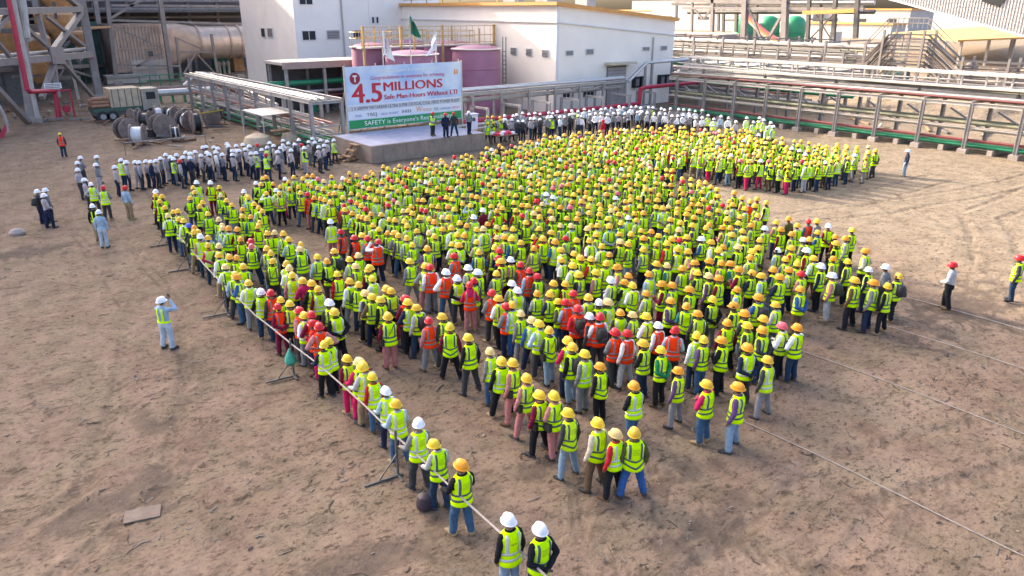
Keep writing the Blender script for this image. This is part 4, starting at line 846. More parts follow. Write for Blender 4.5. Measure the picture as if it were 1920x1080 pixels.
def prims(pose):
    """The body as overlapping tapered capsules: (a, b, ra, rb, kind)."""
    P = POSES[pose]; out = []
    for i in range(len(TOR)-1):
        pass
    out.append(((0,-.008,1.40),(0,.012,1.53),.056,.052,'skin'))
    out.append(((0,.018,1.575),(0,.018,1.62),.083,.080,'head')); out.append(((0,.05,1.545),(0,.06,1.55),.058,.05,'head'))
    out.append(((0,.118,1.585),(0,.098,1.615),.013,.009,'skin'))
    for s in (-1, 1):
        out.append(((s*.084,.012,1.585),(s*.086,.012,1.605),.014,.014,'skin'))
        S = np.array((s*.178,-.015,1.36)); E = np.array(P['E'])*(s,1,1); W = np.array(P['W'])*(s,1,1)
        if pose == 'arms crossed' and s < 0: E = E+(0,.01,-.03); W = W+(0,.045,-.03)
        if pose == 'hands behind back' and s < 0: W = W+(0,-.03,.03)
        if pose == 'hands clasped' and s < 0: W = W+(0,.02,.02)
        out.append((tuple(S), tuple(E), .060, .048, 'upper')); out.append((tuple(E), tuple(W), .050, .036, 'fore'))
        d = W-E; d = d/np.linalg.norm(d); up = np.array((0,0,1.)) if abs(d[2]) < .9 else np.array((0,1.,0))
        u = np.cross(d, up); u /= np.linalg.norm(u); w = np.cross(u, d)
        flat = u if abs(d[2]) < .9 else np.array((0,1.,0)); palm_n = w if abs(d[2]) < .9 else np.array((float(-s),0,0))
        for k in (-1, 0, 1): out.append((tuple(W+flat*.014*k), tuple(W+d*.075+flat*.021*k), .016, .016, 'hand'))
        for k, L in zip((-1.5,-.5,.5,1.5), (.052,.066,.070,.058)):
            b0 = W+d*.075+flat*.0175*k; m_ = b0+d*L*.55+palm_n*.008; t_ = m_+d*L*.4+palm_n*.022
            out.append((tuple(b0), tuple(m_), .0095, .009, 'hand')); out.append((tuple(m_), tuple(t_), .009, .0075, 'hand'))
        tb = W+d*.02+flat*.03*(1 if s > 0 else -1); out.append((tuple(tb), tuple(tb+d*.05+flat*.03*(1 if s > 0 else -1)+palm_n*.012), .012, .009, 'hand'))
        st = P.get('step', 0)*s
        hip = np.array((s*.088,0,.90)); knee = np.array((s*(.098+P['sp']*.5), .03+st*.6, .485)); ank = np.array((s*(.10+P['sp']), st, .085))
        out.append((tuple(hip), tuple(knee), .100, .074, 'leg')); out.append((tuple(knee), tuple(ank+(0,-.012,.03)), .072, .062, 'leg'))
        toe = ank+(s*.045,.165,-.048); heel = ank+(-s*.008,-.055,-.04)
        out.append((tuple(ank), tuple(ank+(0,0,-.03)), .05, .048, 'shoe')); out.append((tuple(heel), tuple(toe), .042, .036, 'shoe')); out.append((tuple(heel+(0,.1,0)), tuple(toe+(-s*.03,-.02,0)), .042, .035, 'shoe'))
    return out
def capsule(mb, a, b, ra, rb, n=14):
    a, b, d, u, w = mb.frame(a, b); rings = []
    for f in (-.95,-.6,-.2,0): rings.append((a+d*ra*f, ra*math.sqrt(max(.02, 1-f*f))))
    for f in (0,.2,.6,.95): rings.append((b+d*rb*f, rb*math.sqrt(max(.02, 1-f*f))))
    pts = []
    for c, r in rings:
        for k in range(n): t_ = 2*math.pi*k/n; pts.append(c+u*math.cos(t_)*r+w*math.sin(t_)*r)
    f = [(i*n+k, i*n+(k+1) % n, (i+1)*n+(k+1) % n, (i+1)*n+k) for i in range(len(rings)-1) for k in range(n)]
    f += [tuple(range(n-1,-1,-1)), tuple(range((len(rings)-1)*n, len(rings)*n))]; mb.add(pts, f)
def evaluated(o):
    dg = bpy.context.evaluated_depsgraph_get(); dg.update(); return bpy.data.meshes.new_from_object(o.evaluated_get(dg))
def body_mesh(pose, voxel=.0105):
    mb = MB()
    for p_ in prims(pose): capsule(mb, *p_[:4])
    n = 22; pts = []
    for z, rx, ry, cy in TOR:
        for k in range(n): t_ = 2*math.pi*k/n; pts.append((rx*math.sin(t_), cy+ry*math.cos(t_), z))
    f = [(i*n+k, (i+1)*n+k, (i+1)*n+(k+1) % n, i*n+(k+1) % n) for i in range(len(TOR)-1) for k in range(n)]
    f += [tuple(range(n)), tuple(range(len(TOR)*n-1, (len(TOR)-1)*n-1, -1))]; mb.add(pts, f)
    me = mb.mesh('tmp', []); o = bpy.data.objects.new('tmp', me); COL.objects.link(o)
    r_ = o.modifiers.new('r', 'REMESH'); r_.mode = 'VOXEL'; r_.voxel_size = voxel
    s_ = o.modifiers.new('s', 'SMOOTH'); s_.factor = .5; s_.iterations = 2
    out = evaluated(o); bpy.data.objects.remove(o); return out
def decimated(me, ratio):
    o = bpy.data.objects.new('tmp', me); COL.objects.link(o); d = o.modifiers.new('d', 'DECIMATE'); d.ratio = ratio
    out = evaluated(o); bpy.data.objects.remove(o); return out
KINDS_ = ('skin','hair','shirt','fore','trousers','shoe')
def classify(me, pose):
    nf = len(me.polygons); c = np.empty(nf*3); me.polygons.foreach_get('center', c); c = c.reshape(-1, 3)
    best = np.full(nf, 1e9); kind = np.zeros(nf, int)
    for a, b, ra, rb, k in prims(pose):
        a = np.array(a); b = np.array(b); d = b-a; t_ = np.clip((c-a)@d/(d@d), 0, 1); dist = np.linalg.norm(c-a-t_[:,None]*d, axis=1)-(ra+(rb-ra)*t_)
        code = {'skin':0,'head':0,'upper':2,'fore':3,'hand':0,'leg':4,'shoe':5}[k]; m_ = dist < best; best[m_] = dist[m_]; kind[m_] = code
    rx = np.interp(c[:,2], TZ, [t_[1] for t_ in TOR]); ry = np.interp(c[:,2], TZ, [t_[2] for t_ in TOR]); cy = np.interp(c[:,2], TZ, [t_[3] for t_ in TOR])
    dt = (np.hypot(c[:,0]/rx, (c[:,1]-cy)/ry)-1)*ry; dt[(c[:,2] > 1.475) | (c[:,2] < .76)] = 9
    m_ = dt < best; kind[m_] = np.where(c[m_,2] > .93, 2, 4)
    hd = (c[:,2] > 1.50) & (np.abs(c[:,0]) < .1) & (np.abs(c[:,1]) < .16) & (kind == 0)
    kind[hd & ((c[:,2] > 1.635) | ((c[:,1] < .0) & (c[:,2] > 1.53)))] = 1
    return kind
from mathutils import noise as mnoise
def folds(co, amp, seed=0.):
    return np.array([amp*(mnoise.noise((x*9+seed, y*9, z*17))+.6*mnoise.noise((x*20, y*20+seed, z*34))) for x, y, z in co])
def submesh(name, me, keep, off, mat, smooth=True, fold=0.):
    vi = np.empty(len(me.vertices)*3); me.vertices.foreach_get('co', vi); vi = vi.reshape(-1, 3)
    no = np.empty(len(me.vertices)*3); me.vertices.foreach_get('normal', no); no = no.reshape(-1, 3)
    polys = [tuple(me.polygons[int(i)].vertices) for i in np.nonzero(keep)[0]]
    used = sorted({v for p_ in polys for v in p_}); mp = {v: i for i, v in enumerate(used)}
    out = bpy.data.meshes.new(name); out.from_pydata((vi[used]+no[used]*(off+(folds(vi[used], fold) if fold else np.zeros(len(used)))[:,None])).tolist(), [], [tuple(mp[v] for v in p_) for p_ in polys])
    out.materials.append(mat); out.polygons.foreach_set('use_smooth', [smooth]*len(polys)); out.update(); return out
def vtor(z):
    rx, ry, cy = tor(z)
    return (max(rx, .171), max(ry, .119), cy) if z < 1.25 else (rx, ry, cy)
def vpt(a, z, off):
    rx, ry, cy = vtor(z); o = off+(.028*max(0, (.95-z)/.2) if z < .95 else 0)
    return (( rx+o)*math.sin(a), cy+(ry+o)*math.cos(a), z)
def strip(mb, path, width_dir, mi=0):
    pass
def vest_mb(na=32, zs=None, off=.029, hemV=0.):
    zs = zs or [.80,.86,.93,1.0,1.07,1.14,1.2,1.26,1.32,1.36,1.39,1.42,1.445,1.462]
    mb = MB()
    def zz(z, a): return z-hemV*max(0, -math.cos(a))**2*max(0, (1.0-z)/.2) if z < 1.0 else z
    for z in zs:
        for k in range(na): a = 2*math.pi*k/na; p_ = vpt(a, z, off); mb.v.append((p_[0], p_[1], zz(z, a)))
    for i in range(len(zs)-1):
        for k in range(na):
            a = 2*math.pi*(k+.5)/na; zm = (zs[i]+zs[i+1])/2
            if 1.15 < zm < 1.375 and abs(math.sin(a)) > (.95 if zm < 1.22 else .93): continue
            if math.cos(a) > .9 and zm > 1.3: continue
            mb.f.append((i*na+k, (i+1)*na+k, (i+1)*na+(k+1) % na, i*na+(k+1) % na)); mb.m.append(0)
    return mb
def band(mb, z0, z1, off, na=32, mi=0, chev=0.):
    o = len(mb.v)
    for z in (z0, z1):
        for k in range(na):
            a = 2*math.pi*k/na; p_ = vpt(a, z, off); dz_ = -chev*(1-min(1, abs(math.sin(a))*1.15)) if math.cos(a) < 0 else 0
            p2 = vpt(a, z+dz_, off) if chev else p_; mb.v.append(p2)
    for k in range(na): mb.f.append((o+k, o+na+k, o+na+(k+1) % na, o+(k+1) % na)); mb.m.append(mi)
def vert(mb, x, w, z0, z1, off, mi=0, n=6, sides=(-1, 1)):
    for back in sides:
        o = len(mb.v)
        for i in range(n+1):
            z = z0+(z1-z0)*i/n; rx, ry, cy = vtor(z)
            for dx in (-w/2, w/2):
                xx = x+dx; sa = max(-.985, min(.985, xx/(rx+off))); mb.v.append((xx, cy+back*(ry+off)*math.sqrt(1-sa*sa), z))
        for i in range(n):
            q_ = (o+2*i, o+2*i+1, o+2*i+3, o+2*i+2); mb.f.append(q_ if back > 0 else q_[::-1]); mb.m.append(mi)
def wrinkle(me, amp, seed):
    a = np.empty(len(me.vertices)*3); me.vertices.foreach_get('co', a); a = a.reshape(-1, 3); f = folds(a*(.8,.8,.55), amp, seed); r_ = np.hypot(a[:,0], a[:,1])+1e-6
    a[:,0] *= 1+f/r_; a[:,1] *= 1+f/r_; me.vertices.foreach_set('co', a.ravel()); me.update(); return me
def thick(me, th):
    o = bpy.data.objects.new('tmp', me); COL.objects.link(o); s_ = o.modifiers.new('s', 'SOLIDIFY'); s_.thickness = th; s_.offset = 1
    out = evaluated(o); bpy.data.objects.remove(o); return out
def tape_mb(chev, na=32, off=.0425, n=12):
    mb = MB(); band(mb, .905, .950, off, na, 0, chev); band(mb, 1.03, 1.075, off, na, 0, chev*.6)
    for s in (-1, 1): vert(mb, s*.122, .044, 1.072, 1.43, off+.004, 0, n)
    return mb
def piping_mb(off=.0425):
    mb = MB()
    for s in (-1, 1): vert(mb, s*.151, .011, 1.08, 1.40, off, 0, 10)
    return mb
def print_mb(off=.0415, seed=1):
    mb = MB(); rr_ = random.Random(seed)
    for j, z in enumerate((1.30,1.262,1.224,1.186)):
        x = -.065
        while x < .06:
            w = rr_.uniform(.012,.03); vert(mb, x+w/2, w, z, z+.014, off, 0, 1, (-1,)); x += w+.008
    return mb
def hat_mb(na=20, nr=7):
    mb = MB(); zc = 1.612
    prof = [(1.14,-.012),(1.16,0.),(1.02,.006)]+[(math.cos(t_)**.62, math.sin(t_)**.95*.142) for t_ in np.linspace(.05, 1.53, nr)]
    for r_, h in prof:
        for k in range(na):
            a = 2*math.pi*k/na; brim = r_ > 1.01; pk = 1+.12*max(0, math.cos(a))**3 if brim else 1
            x = .120*r_*math.sin(a)*(1 if not brim else .98); y = .018+.146*r_*math.cos(a)*pk
            ridge = .010 if (not brim and abs(x) < .03 and h > .05) else 0
            mb.v.append((x, y, zc+h+ridge-.10*(y-.018)*(1 if brim else 1)*-.35))
    for i in range(len(prof)-1):
        for k in range(na): mb.f.append((i*na+k, (i+1)*na+k, (i+1)*na+(k+1) % na, i*na+(k+1) % na)[::-1]); mb.m.append(0)
    mb.f.append(tuple((len(prof)-1)*na+k for k in range(na))); mb.m.append(0)
    mb.f.append(tuple(range(na-1,-1,-1))); mb.m.append(0); return mb

skin_c = {'brown': M('brown skin', (.16,.085,.055), .55, 0, .1, 6), 'dark': M('dark skin', (.09,.048,.033), .55, 0, .1, 6), 'light brown': M('light brown skin', (.26,.15,.10), .55, 0, .1, 6)}
hair = M('black hair', (.012,.010,.010), .7, 0, .2, 20)
CL = {  # cloth colours
 'black': (.014,.015,.019), 'navy': (.018,.025,.055), 'charcoal': (.05,.05,.055), 'grey': (.20,.20,.21), 'pale grey': (.42,.42,.43), 'white': (.66,.67,.69), 'light blue': (.34,.45,.58),
 'blue': (.035,.10,.28), 'maroon': (.16,.012,.035), 'red': (.45,.02,.03), 'green': (.02,.20,.07), 'purple': (.12,.06,.17), 'pink': (.48,.20,.21), 'khaki': (.30,.22,.13), 'brown': (.12,.075,.045), 'olive': (.10,.10,.04),
 'blue denim': (.05,.105,.19), 'faded denim': (.20,.28,.37), 'dark denim': (.022,.042,.08), 'magenta': (.50,.02,.10), 'cream': (.55,.48,.38), 'teal': (.03,.17,.19), 'dusty pink': (.42,.17,.165), 'light blue-grey': (.40,.47,.54), 'brown-grey': (.40,.355,.37)}
def cloth(c): return M(c+' cloth', CL[c], .9, 0, .28, 7, .5, None, .12)
HC = {'yellow': (.80,.53,.03), 'orange-yellow': (.78,.44,.03), 'deep orange': (.76,.31,.02), 'pale yellow': (.74,.52,.20), 'white': (.80,.80,.83), 'red': (.58,.012,.022), 'pink': (.66,.12,.16), 'blue': (.05,.10,.45)}
def hatm(c): return M(c+' helmet plastic', HC[c], .42, 0, .12, 9, 0, None, .35)
VC = {'faded': (.62,.88,.02), 'bright': (.58,1.0,.004), 'lime': (.63,1.0,.002), 'red': (1.0,.055,.008), 'yellow': (.66,.74,.01)}
def vestm(c): return M({'faded':'faded lime','bright':'new lime','lime':'fluorescent lime','red':'fluorescent red','yellow':'fluorescent yellow'}[c]+' vest cloth', VC[c], .9, 0, .10, 6, .6, None, .05)
tapem = {'dark': M('dark reflective tape', (.075,.105,.105), .4, .1, .15, 9), 'silver': M('silver reflective tape', (.62,.64,.66), .35, .2, .1, 9), 'grey': M('grey reflective tape', (.22,.21,.23), .5, .1, .1, 9)}
pipingm = M('white piping', (.78,.80,.74), .6, 0, 0); printm = M('vest print', (.30,.42,.02), .7, 0, 0)
TPL = {}; LOD = {}
LOD_ORDER = ('skin','hair','shirt','fore','trousers','shoe','vest','tape','hat')
def tri_arrays(me, kinds):
    me.calc_loop_triangles(); nt_ = len(me.loop_triangles); t_ = np.empty(nt_*3, np.int32); me.loop_triangles.foreach_get('vertices', t_)
    p_ = np.empty(nt_, np.int32); me.loop_triangles.foreach_get('polygon_index', p_)
    v = np.empty(len(me.vertices)*3); me.vertices.foreach_get('co', v)
    return v.reshape(-1, 3), t_.reshape(-1, 3), kinds[p_]
lod_extra = []
for mb_, code in ((vest_mb(12, [.79,.95,1.1,1.2,1.32,1.39,1.44], .045), 6), (tape_mb(0., 12, .056, 3), 7), (hat_mb(10, 4), 8)):
    me_ = mb_.mesh('tmp', []); lod_extra.append(tri_arrays(me_, np.full(len(me_.polygons), code)))
for pose in POSES:
    full = body_mesh(pose); bm_ = decimated(full, .34 if pose != 'arms raised' else .34); k = classify(bm_, pose)
    bm_.materials.append(skin_c['brown']); bm_.polygons.foreach_set('use_smooth', [True]*len(bm_.polygons)); bm_.name = 'body'
    T_ = {'body': bm_, 'hair': submesh('hair', bm_, k == 1, .004, hair), 'trousers': submesh('trousers', bm_, k == 4, .014, cloth('black'), fold=.011),
          'shirt': submesh('shirt', bm_, (k == 2) | (k == 3), .012, cloth('white'), fold=.009), 'tshirt': submesh('shirt', bm_, k == 2, .012, cloth('white'), fold=.009)}
    cx = np.empty(len(bm_.polygons)*3); bm_.polygons.foreach_get('center', cx); cx = cx.reshape(-1, 3)
    for i, s in enumerate((-1, 1)): T_['shoe%d' % i] = submesh('shoe', bm_, (k == 5) & (cx[:,0]*s > 0), .007, black)
    TPL[pose] = T_
    lo = decimated(full, .017); parts_ = [tri_arrays(lo, classify(lo, pose))]+lod_extra
    vo, to, ko, o_ = [], [], [], 0
    for v, t_, kk in parts_: vo.append(v); to.append(t_+o_); ko.append(kk); o_ += len(v)
    LOD[pose] = (np.concatenate(vo), np.concatenate(to), np.concatenate(ko))
    bpy.data.meshes.remove(full)
VESTM = {}
for st, chev in (('straight', 0.), ('chevron', .085)):
    VESTM[st] = dict(vest=thick(wrinkle(vest_mb(40, list(np.linspace(.80, 1.34, 16))+[1.36,1.375,1.39,1.42,1.445,1.462], hemV=.05 if chev else .015).mesh('vest', vestm('lime'), True), .007, chev*50), .005), tape=thick(tape_mb(chev).mesh('reflective_tape', tapem['dark'], True), .003), piping=piping_mb().mesh('piping', pipingm), print=[print_mb(seed=s).mesh('vest_print', printm) for s in (1, 2, 3)])
mb = MB()   # harness style: bands on dark shirt instead of full vest
HAT = hat_mb().mesh('hard_hat', hatm('yellow'), True)
mb = MB(); mb.lathe((0,-.205,.96), [(.06,0),(.13,.03),(.155,.15),(.15,.32),(.11,.41),(.04,.44)], 12); PACK = mb.mesh('pack', black, True)
PACKP = MB().lathe((0,-.325,1.0), [(.05,0),(.085,.03),(.085,.13),(.05,.16)], 10).mesh('pocket', black, True)
mb = MB()
for s in (-1, 1): vert(mb, s*.095, .045, 1.05, 1.41, .042, 0, 6, (1,)); vert(mb, s*.095, .045, 1.33, 1.41, .042, 0, 3, (-1,))
PACKS = mb.mesh('strap', black)
mb = MB(); o = 0
for i in range(9):
    f = i/8; z = 1.42-.52*f; x = .10-.27*f; rx, ry, cy = vtor(z); sa = max(-.97, min(.97, x/(rx+.045)))
    for dx in (-.017, .017): mb.v.append((x+dx, cy-(ry+.045)*math.sqrt(1-sa*sa), z+dx))
for i in range(8): mb.f.append((2*i, 2*i+1, 2*i+3, 2*i+2)); mb.m.append(0)
SLING = mb.mesh('strap', black); SBAG = MB().box((-.27,-.12,.80), (-.17,.10,1.0)).mesh('bag', black)
PHONE = MB().box((-.04,.33,1.60), (.04,.342,1.74)).mesh('phone', black)

# ------------------------------------------------------------------ people: where each one stands (helmet centres read off the photograph)
# x y helmet vest [s=sleeves t=trousers p=pose e=extra]; y orange-yellow, o deep orange, l pale, Y yellow, w white, r red, p pink, b blue | g lime dark tape, s lime silver tape, r red vest, n none
NEAR = '''956 980 w s s=black t=faded_denim p=a e=name|1011 991 w c s=black t=charcoal p=b|862 872 o g s=black t=blue_denim p=r|821 830 Y g s=pale_grey t=dark_denim p=r|782 796 w s s=grey t=charcoal p=r|745 753 y s s=light_blue t=blue_denim p=r
725 727 w s s=light_blue t=navy p=r|699 701 Y s s=red t=blue_denim p=a|684 689 Y s s=pale_grey t=khaki p=r|674 680 l g s=magenta t=magenta p=r|650 669 Y g s=maroon t=magenta p=a|605 642 Y s s=navy t=black p=r|617 637 Y s s=charcoal t=black p=a
631 584 Y s s=black t=black p=b|619 570 w g s=charcoal t=black|599 612 r r s=pink t=magenta|586 604 r r s=red t=navy|583 592 r r s=maroon t=charcoal|570 589 Y s s=white t=grey|561 580 r r s=pink t=charcoal|543 569 Y g s=maroon t=black|522 572 r r s=maroon t=maroon p=b|524 562 Y g|509 550 r r s=charcoal t=dark_denim|489 545 w s s=black t=dark_denim
694 504 Y g|699 520 Y s s=white|686 548 l g|697 556 Y g|726 542 y g t=charcoal|734 544 y g|714 565 Y g s=black t=black|727 595 y g s=maroon t=dusty_pink e=sling|760 560 r r s=maroon t=charcoal|768 570 Y s s=navy t=black|783 574 y g s=pale_grey t=dark_denim e=pack|805 597 r r s=pink t=grey|832 592 y g s=charcoal t=charcoal|843 612 Y g s=maroon t=black p=f|882 636 Y g s=black t=charcoal p=f
919 656 l s s=grey t=blue_denim|940 674 Y s s=black t=black|962 685 y g s=dusty_pink t=dusty_pink e=sling|984 709 y g s=pink t=dusty_pink e=sling|1013 735 Y g s=maroon t=black e=sling p=f|1040 742 Y g s=pink t=dusty_pink e=sling|1069 776 Y g s=charcoal t=faded_denim p=f
1121 795 Y c s=cream t=brown p=f|1155 808 l s s=red t=black p=f|1192 808 y g s=olive t=blue p=f|1191 721 o s s=black t=blue_denim|1274 690 o g s=purple t=grey p=f|1328 718 y g s=magenta t=blue_denim p=c|1384 729 o g s=purple t=faded_denim|1442 676 y s s=charcoal t=grey p=f|1129 683 o g s=black t=black|1095 667 Y s s=grey t=grey|1065 640 Y s s=magenta t=navy|1075 652 y g s=black t=faded_denim e=pack
771 490 Y g s=grey t=grey|797 501 y s|807 504 r r s=white t=grey|852 481 r r s=grey|836 512 w r s=white t=blue_denim p=h|858 521 w s s=black t=charcoal p=b|880 502 w g s=pale_grey|898 511 w g|881 534 r r s=magenta t=pink e=scarf|890 527 r g|922 551 r r s=grey t=charcoal|937 560 y g s=white t=black|951 574 r r|962 575 y s s=light_blue t=blue|979 590 l g s=grey t=grey|997 597 l s s=blue t=navy p=f|1013 610 Y s s=light_blue t=charcoal|1032 621 y g s=charcoal t=faded_denim e=sling
942 492 y g|930 512 Y g|935 484 r r|957 490 w g|961 529 w g s=grey|968 542 w s s=grey|974 496 r r s=charcoal t=charcoal|990 510 r r s=light_blue|1008 514 r g s=charcoal|1009 546 o g s=pale_grey t=black|1032 554 y g|1050 562 Y g s=olive|1037 529 y g|1062 529 y g|1055 489 y g e=sling|1074 500 Y g|1088 512 Y g|1117 509 Y g s=pink|1109 485 y g|1088 484 y g|1134 496 y g|1077 547 r r s=red|1065 566 r r s=light_blue t=navy|1084 581 r r s=red t=charcoal e=pack|1107 560 y g|1125 567 w g|1141 569 l s|1107 595 w r s=charcoal t=navy|1122 597 r r s=white t=charcoal e=pack|1146 526 w g s=pale_grey
1154 621 r r s=grey t=charcoal|1177 625 r r s=white t=pale_grey|1163 582 o s s=charcoal|1189 586 l g s=grey t=charcoal|1214 595 Y g s=white|1235 606 w r s=white t=black|1262 621 r r s=light_blue t=charcoal|1210 644 y g s=black t=dark_denim p=c|1242 657 Y g s=green t=black p=b|1305 631 Y s s=white t=dark_denim|1320 637 Y g s=purple t=blue_denim|1357 637 o g s=black t=black p=c|1401 654 o s s=navy t=charcoal p=b|1430 619 o g s=charcoal t=dark_denim|1402 610 Y g s=charcoal|1365 601 o g s=maroon t=black|1399 590 o g s=charcoal|1432 597 y g|1471 610 p g s=white t=black p=c|1495 617 o g s=white t=dark_denim p=c|1457 571 y g s=pale_grey t=charcoal|1420 560 o g s=blue e=pack
1379 575 o g|1384 540 o g s=light_blue|1502 540 o g s=blue t=brown p=b|1506 512 r g s=pink|1462 522 o g|1450 505 o g|1431 516 y g s=light_blue|1410 511 y g s=navy|1482 507 o g|1495 494 Y g|1312 585 o g s=charcoal t=black|1336 564 Y g s=black|1349 525 o g s=maroon|1330 521 l g|1292 544 o g s=charcoal|1286 570 o g|1257 561 o g s=purple t=black|1261 537 o g|1242 535 o g s=maroon|1212 547 o g s=pale_grey|1187 536 Y g s=white|1172 526 o s s=black|1147 526 w g s=pale_grey|1179 514 o g|1157 504 o g|1087 512 Y g|1217 516 o s|1231 494 y g|1252 494 l g|1281 506 o g s=grey|1310 511 Y g|1305 490 o g s=pink|1331 491 o g|1351 496 o g|1371 494 o g|1386 507 o g|1407 484 o g
1417 386 Y g s=grey|1421 406 y g|1410 422 o g|1435 428 w g s=pale_grey|1457 416 Y g|1465 433 o g|1480 409 o n s=olive t=black|1496 422 y g|1486 440 o g s=grey|1517 412 r r s=teal t=maroon|1533 416 y n s=grey t=charcoal|1535 434 y g|1508 447 w g|1519 449 y g|1554 424 w g s=maroon t=black|1568 441 o g|1569 458 y g|1599 431 Y g s=charcoal t=black|1587 447 o g|1624 470 o g s=cream t=black p=h|1428 451 y g|1421 465 y g|1414 473 Y g|1456 466 w g|1486 466 y g|1476 483 y g s=grey|1514 473 w g|1526 484 y g|1564 483 o g s=khaki|1449 505 o g|1540 501 w g s=navy t=black|1592 491 Y g s=charcoal t=black|1630 502 w g s=navy|1662 502 w n s=grey t=charcoal|1685 516 y g s=navy t=black e=pack|1561 517 w g s=pink t=pale_grey e=pack|1604 529 y g s=brown t=black p=f|1637 533 o g s=grey t=navy p=f|1666 537 y g s=black t=black p=f
292 359 w g s=maroon|292 367 y g s=maroon|305 371 y g|300 380 y g|309 389 y g|325 395 y g|334 397 y g|315 405 l g|336 410 y g|345 416 Y g|355 424 b g|364 425 o g|372 434 y g|364 439 y g|376 446 w s|390 445 y g|390 457 y s s=magenta|409 460 l g|412 475 y g s=white|430 482 y g|440 485 o g|422 497 l g s=white|440 512 y g s=light_blue|446 520 o g s=blue|455 499 y g|466 529 y s s=white
369 344 w s s=navy|362 351 Y g|365 360 y g|356 372 y g s=charcoal|380 380 y g|375 389 y g|390 401 Y g|410 412 l g|416 420 l g|418 430 l g|429 431 o g|445 431 o g|451 447 o g s=maroon|472 454 r g|470 461 p g t=dark_denim|502 467 y g|507 476 y g|511 489 y g e=sling|535 497 y s s=charcoal|541 505 l s|549 517 Y s t=black|571 524 y n s=magenta t=charcoal|587 535 y g s=black|597 539 y s
395 345 w g s=maroon t=maroon|411 350 y g|414 365 l g|425 376 y g|435 382 y g|455 391 o g|470 405 o g|487 416 y g|484 425 y g|502 437 y g|515 435 l g|532 441 y g|542 452 y g|565 457 y g|565 471 l g|595 479 Y g s=light_blue|615 492 o g s=black|634 515 Y g|656 484 Y g s=pale_grey|669 499 l g|692 505 y g s=maroon|655 530 y g s=white|670 536 y g|687 547 l g|629 470 y g s=charcoal e=pack
645 386 r r s=red|640 434 r r s=charcoal t=charcoal|666 442 r r|690 447 r r s=grey|706 456 r r|680 440 Y s|620 417 w s|672 478 l g|610 378 y s s=white|560 350 y g|480 342 w s s=navy t=navy|490 348 y g|500 361 y g|518 357 w g|524 362 y g|534 334 w s|541 340 y s|457 358 w g|463 365 y g|466 372 y g|477 382 y g|485 388 y g|492 394 y g|455 405 y g'''
# lone figures and small groups: x y helmet vest sleeves trousers pose heading(deg, 0 faces the stage) label [z]
LONE = [
 (300,563,'w','H','light blue','light blue-grey','arms raised',-55,'white helmeted person in pale blue filming the crowd from open ground'),
 (1790,497,'r','n','pale grey','black','hands clasped',10,'red helmeted person in pale shirt standing alone on the shade edge'),
 (1914,484,'r','g','charcoal','dark denim','arms hanging',20,'red helmeted worker in lime vest half cut by the picture edge'),
 (1703,283,'w','n','navy','faded denim','arms hanging',35,'white helmeted person in dark jacket alone before the pipe rack'),
 (112,251,'Y','r','charcoal','dark denim','arms hanging',-20,'yellow helmeted worker in red vest walking towards the steel tower'),
 (69,359,'w','n','charcoal','navy','arms hanging',-60,'white helmeted person with dark backpack in the trio at the far edge'),
 (84,356,'w','n','grey','black','arms hanging',-70,'white helmeted person at the back of the trio at the far edge'),
 (82,366,'w','n','brown-grey','navy','hands clasped',-75,'white helmeted person at the front of the trio at the far edge'),
 (175,386,'w','H','black','khaki','arms hanging',-20,'white helmeted person in black with lime straps and khaki trousers'),
 (184,398,'w','n','light blue','light blue-grey','arms hanging',-25,'white helmeted person in pale blue overalls with back to the camera'),
 (172,345,'w','s','pale grey','charcoal','hands on hips',-40,'white helmeted person in lime vest over a pale grey shirt by the grey group'),
 (192,352,'r','s','grey','charcoal','arms crossed',-35,'red helmeted person in lime vest with arms crossed by the grey group'),
 (235,352,'r','n','light blue','khaki','arms hanging',-60,'red helmeted person in pale blue shirt holding the rope end'),
 (810,213,'r','s','grey','charcoal','hands clasped',178,'red helmeted speaker in lime vest on the stage',SZ),
 (835,215,'r','n','navy','navy','arms hanging',170,'red helmeted speaker in navy standing in the middle of the stage',SZ),
 (851,213,'r','n','charcoal','dark denim','feet apart',140,'red helmeted speaker in charcoal nearest the lectern',SZ),
 (879,211,'w','n','grey','navy','hands clasped',180,'white helmeted speaker standing at the lectern',SZ),
 (1131,226,'r','n','red','pink','arms hanging',10,'red helmeted person facing the white helmeted row with back to the camera')]
# rows of onlookers in grey, at the near end of the stage, then along the pipes
SPEC = '''150 297|144 305|145 320|180 294|179 310|157 337|214 314|226 301|252 303|260 304|272 301|291 301|300 296|319 296|324 297|336 302|342 296|356 290|356 298|376 291|386 277|387 286|391 291|404 287|416 290|435 282|435 290|442 272|447 282|460 282|467 276|479 287|490 280|500 275|512 272|525 278|540 268|552 270|565 272|578 265|590 268|600 262|613 265|625 262|470 288|498 290|520 287|545 283|570 279|597 277|408 279|428 275|455 272|607 272|310 290|330 291|365 284|380 278|400 276|425 271|482 271|505 267|530 263|560 264|585 260|236 306|282 304|348 288'''
HMAP = {'y':'orange-yellow','o':'deep orange','Y':'yellow','l':'pale yellow','w':'white','r':'red','p':'pink','b':'blue'}
PMAP = {'a':'arms hanging','c':'arms crossed','b':'hands behind back','h':'hands on hips','f':'feet apart','k':'hands clasped','r':'hand on the rope'}
SL_W = ['charcoal','black','white','light blue','grey','pale grey','maroon','navy','blue','green','purple','pink','khaki','red','olive','cream','teal','brown']
SL_P = [8,7,5,5,7,5,6,6,3,1,2,3,2,2,1,2,1,2]
TR_W = ['black','charcoal','navy','dark denim','blue denim','faded denim','grey','khaki','brown','magenta','dusty pink','pale grey','maroon']
TR_P = [9,8,7,6,5,2,3,2,2,1,1,1,1]
rp = random.Random(11)
PEOPLE = []
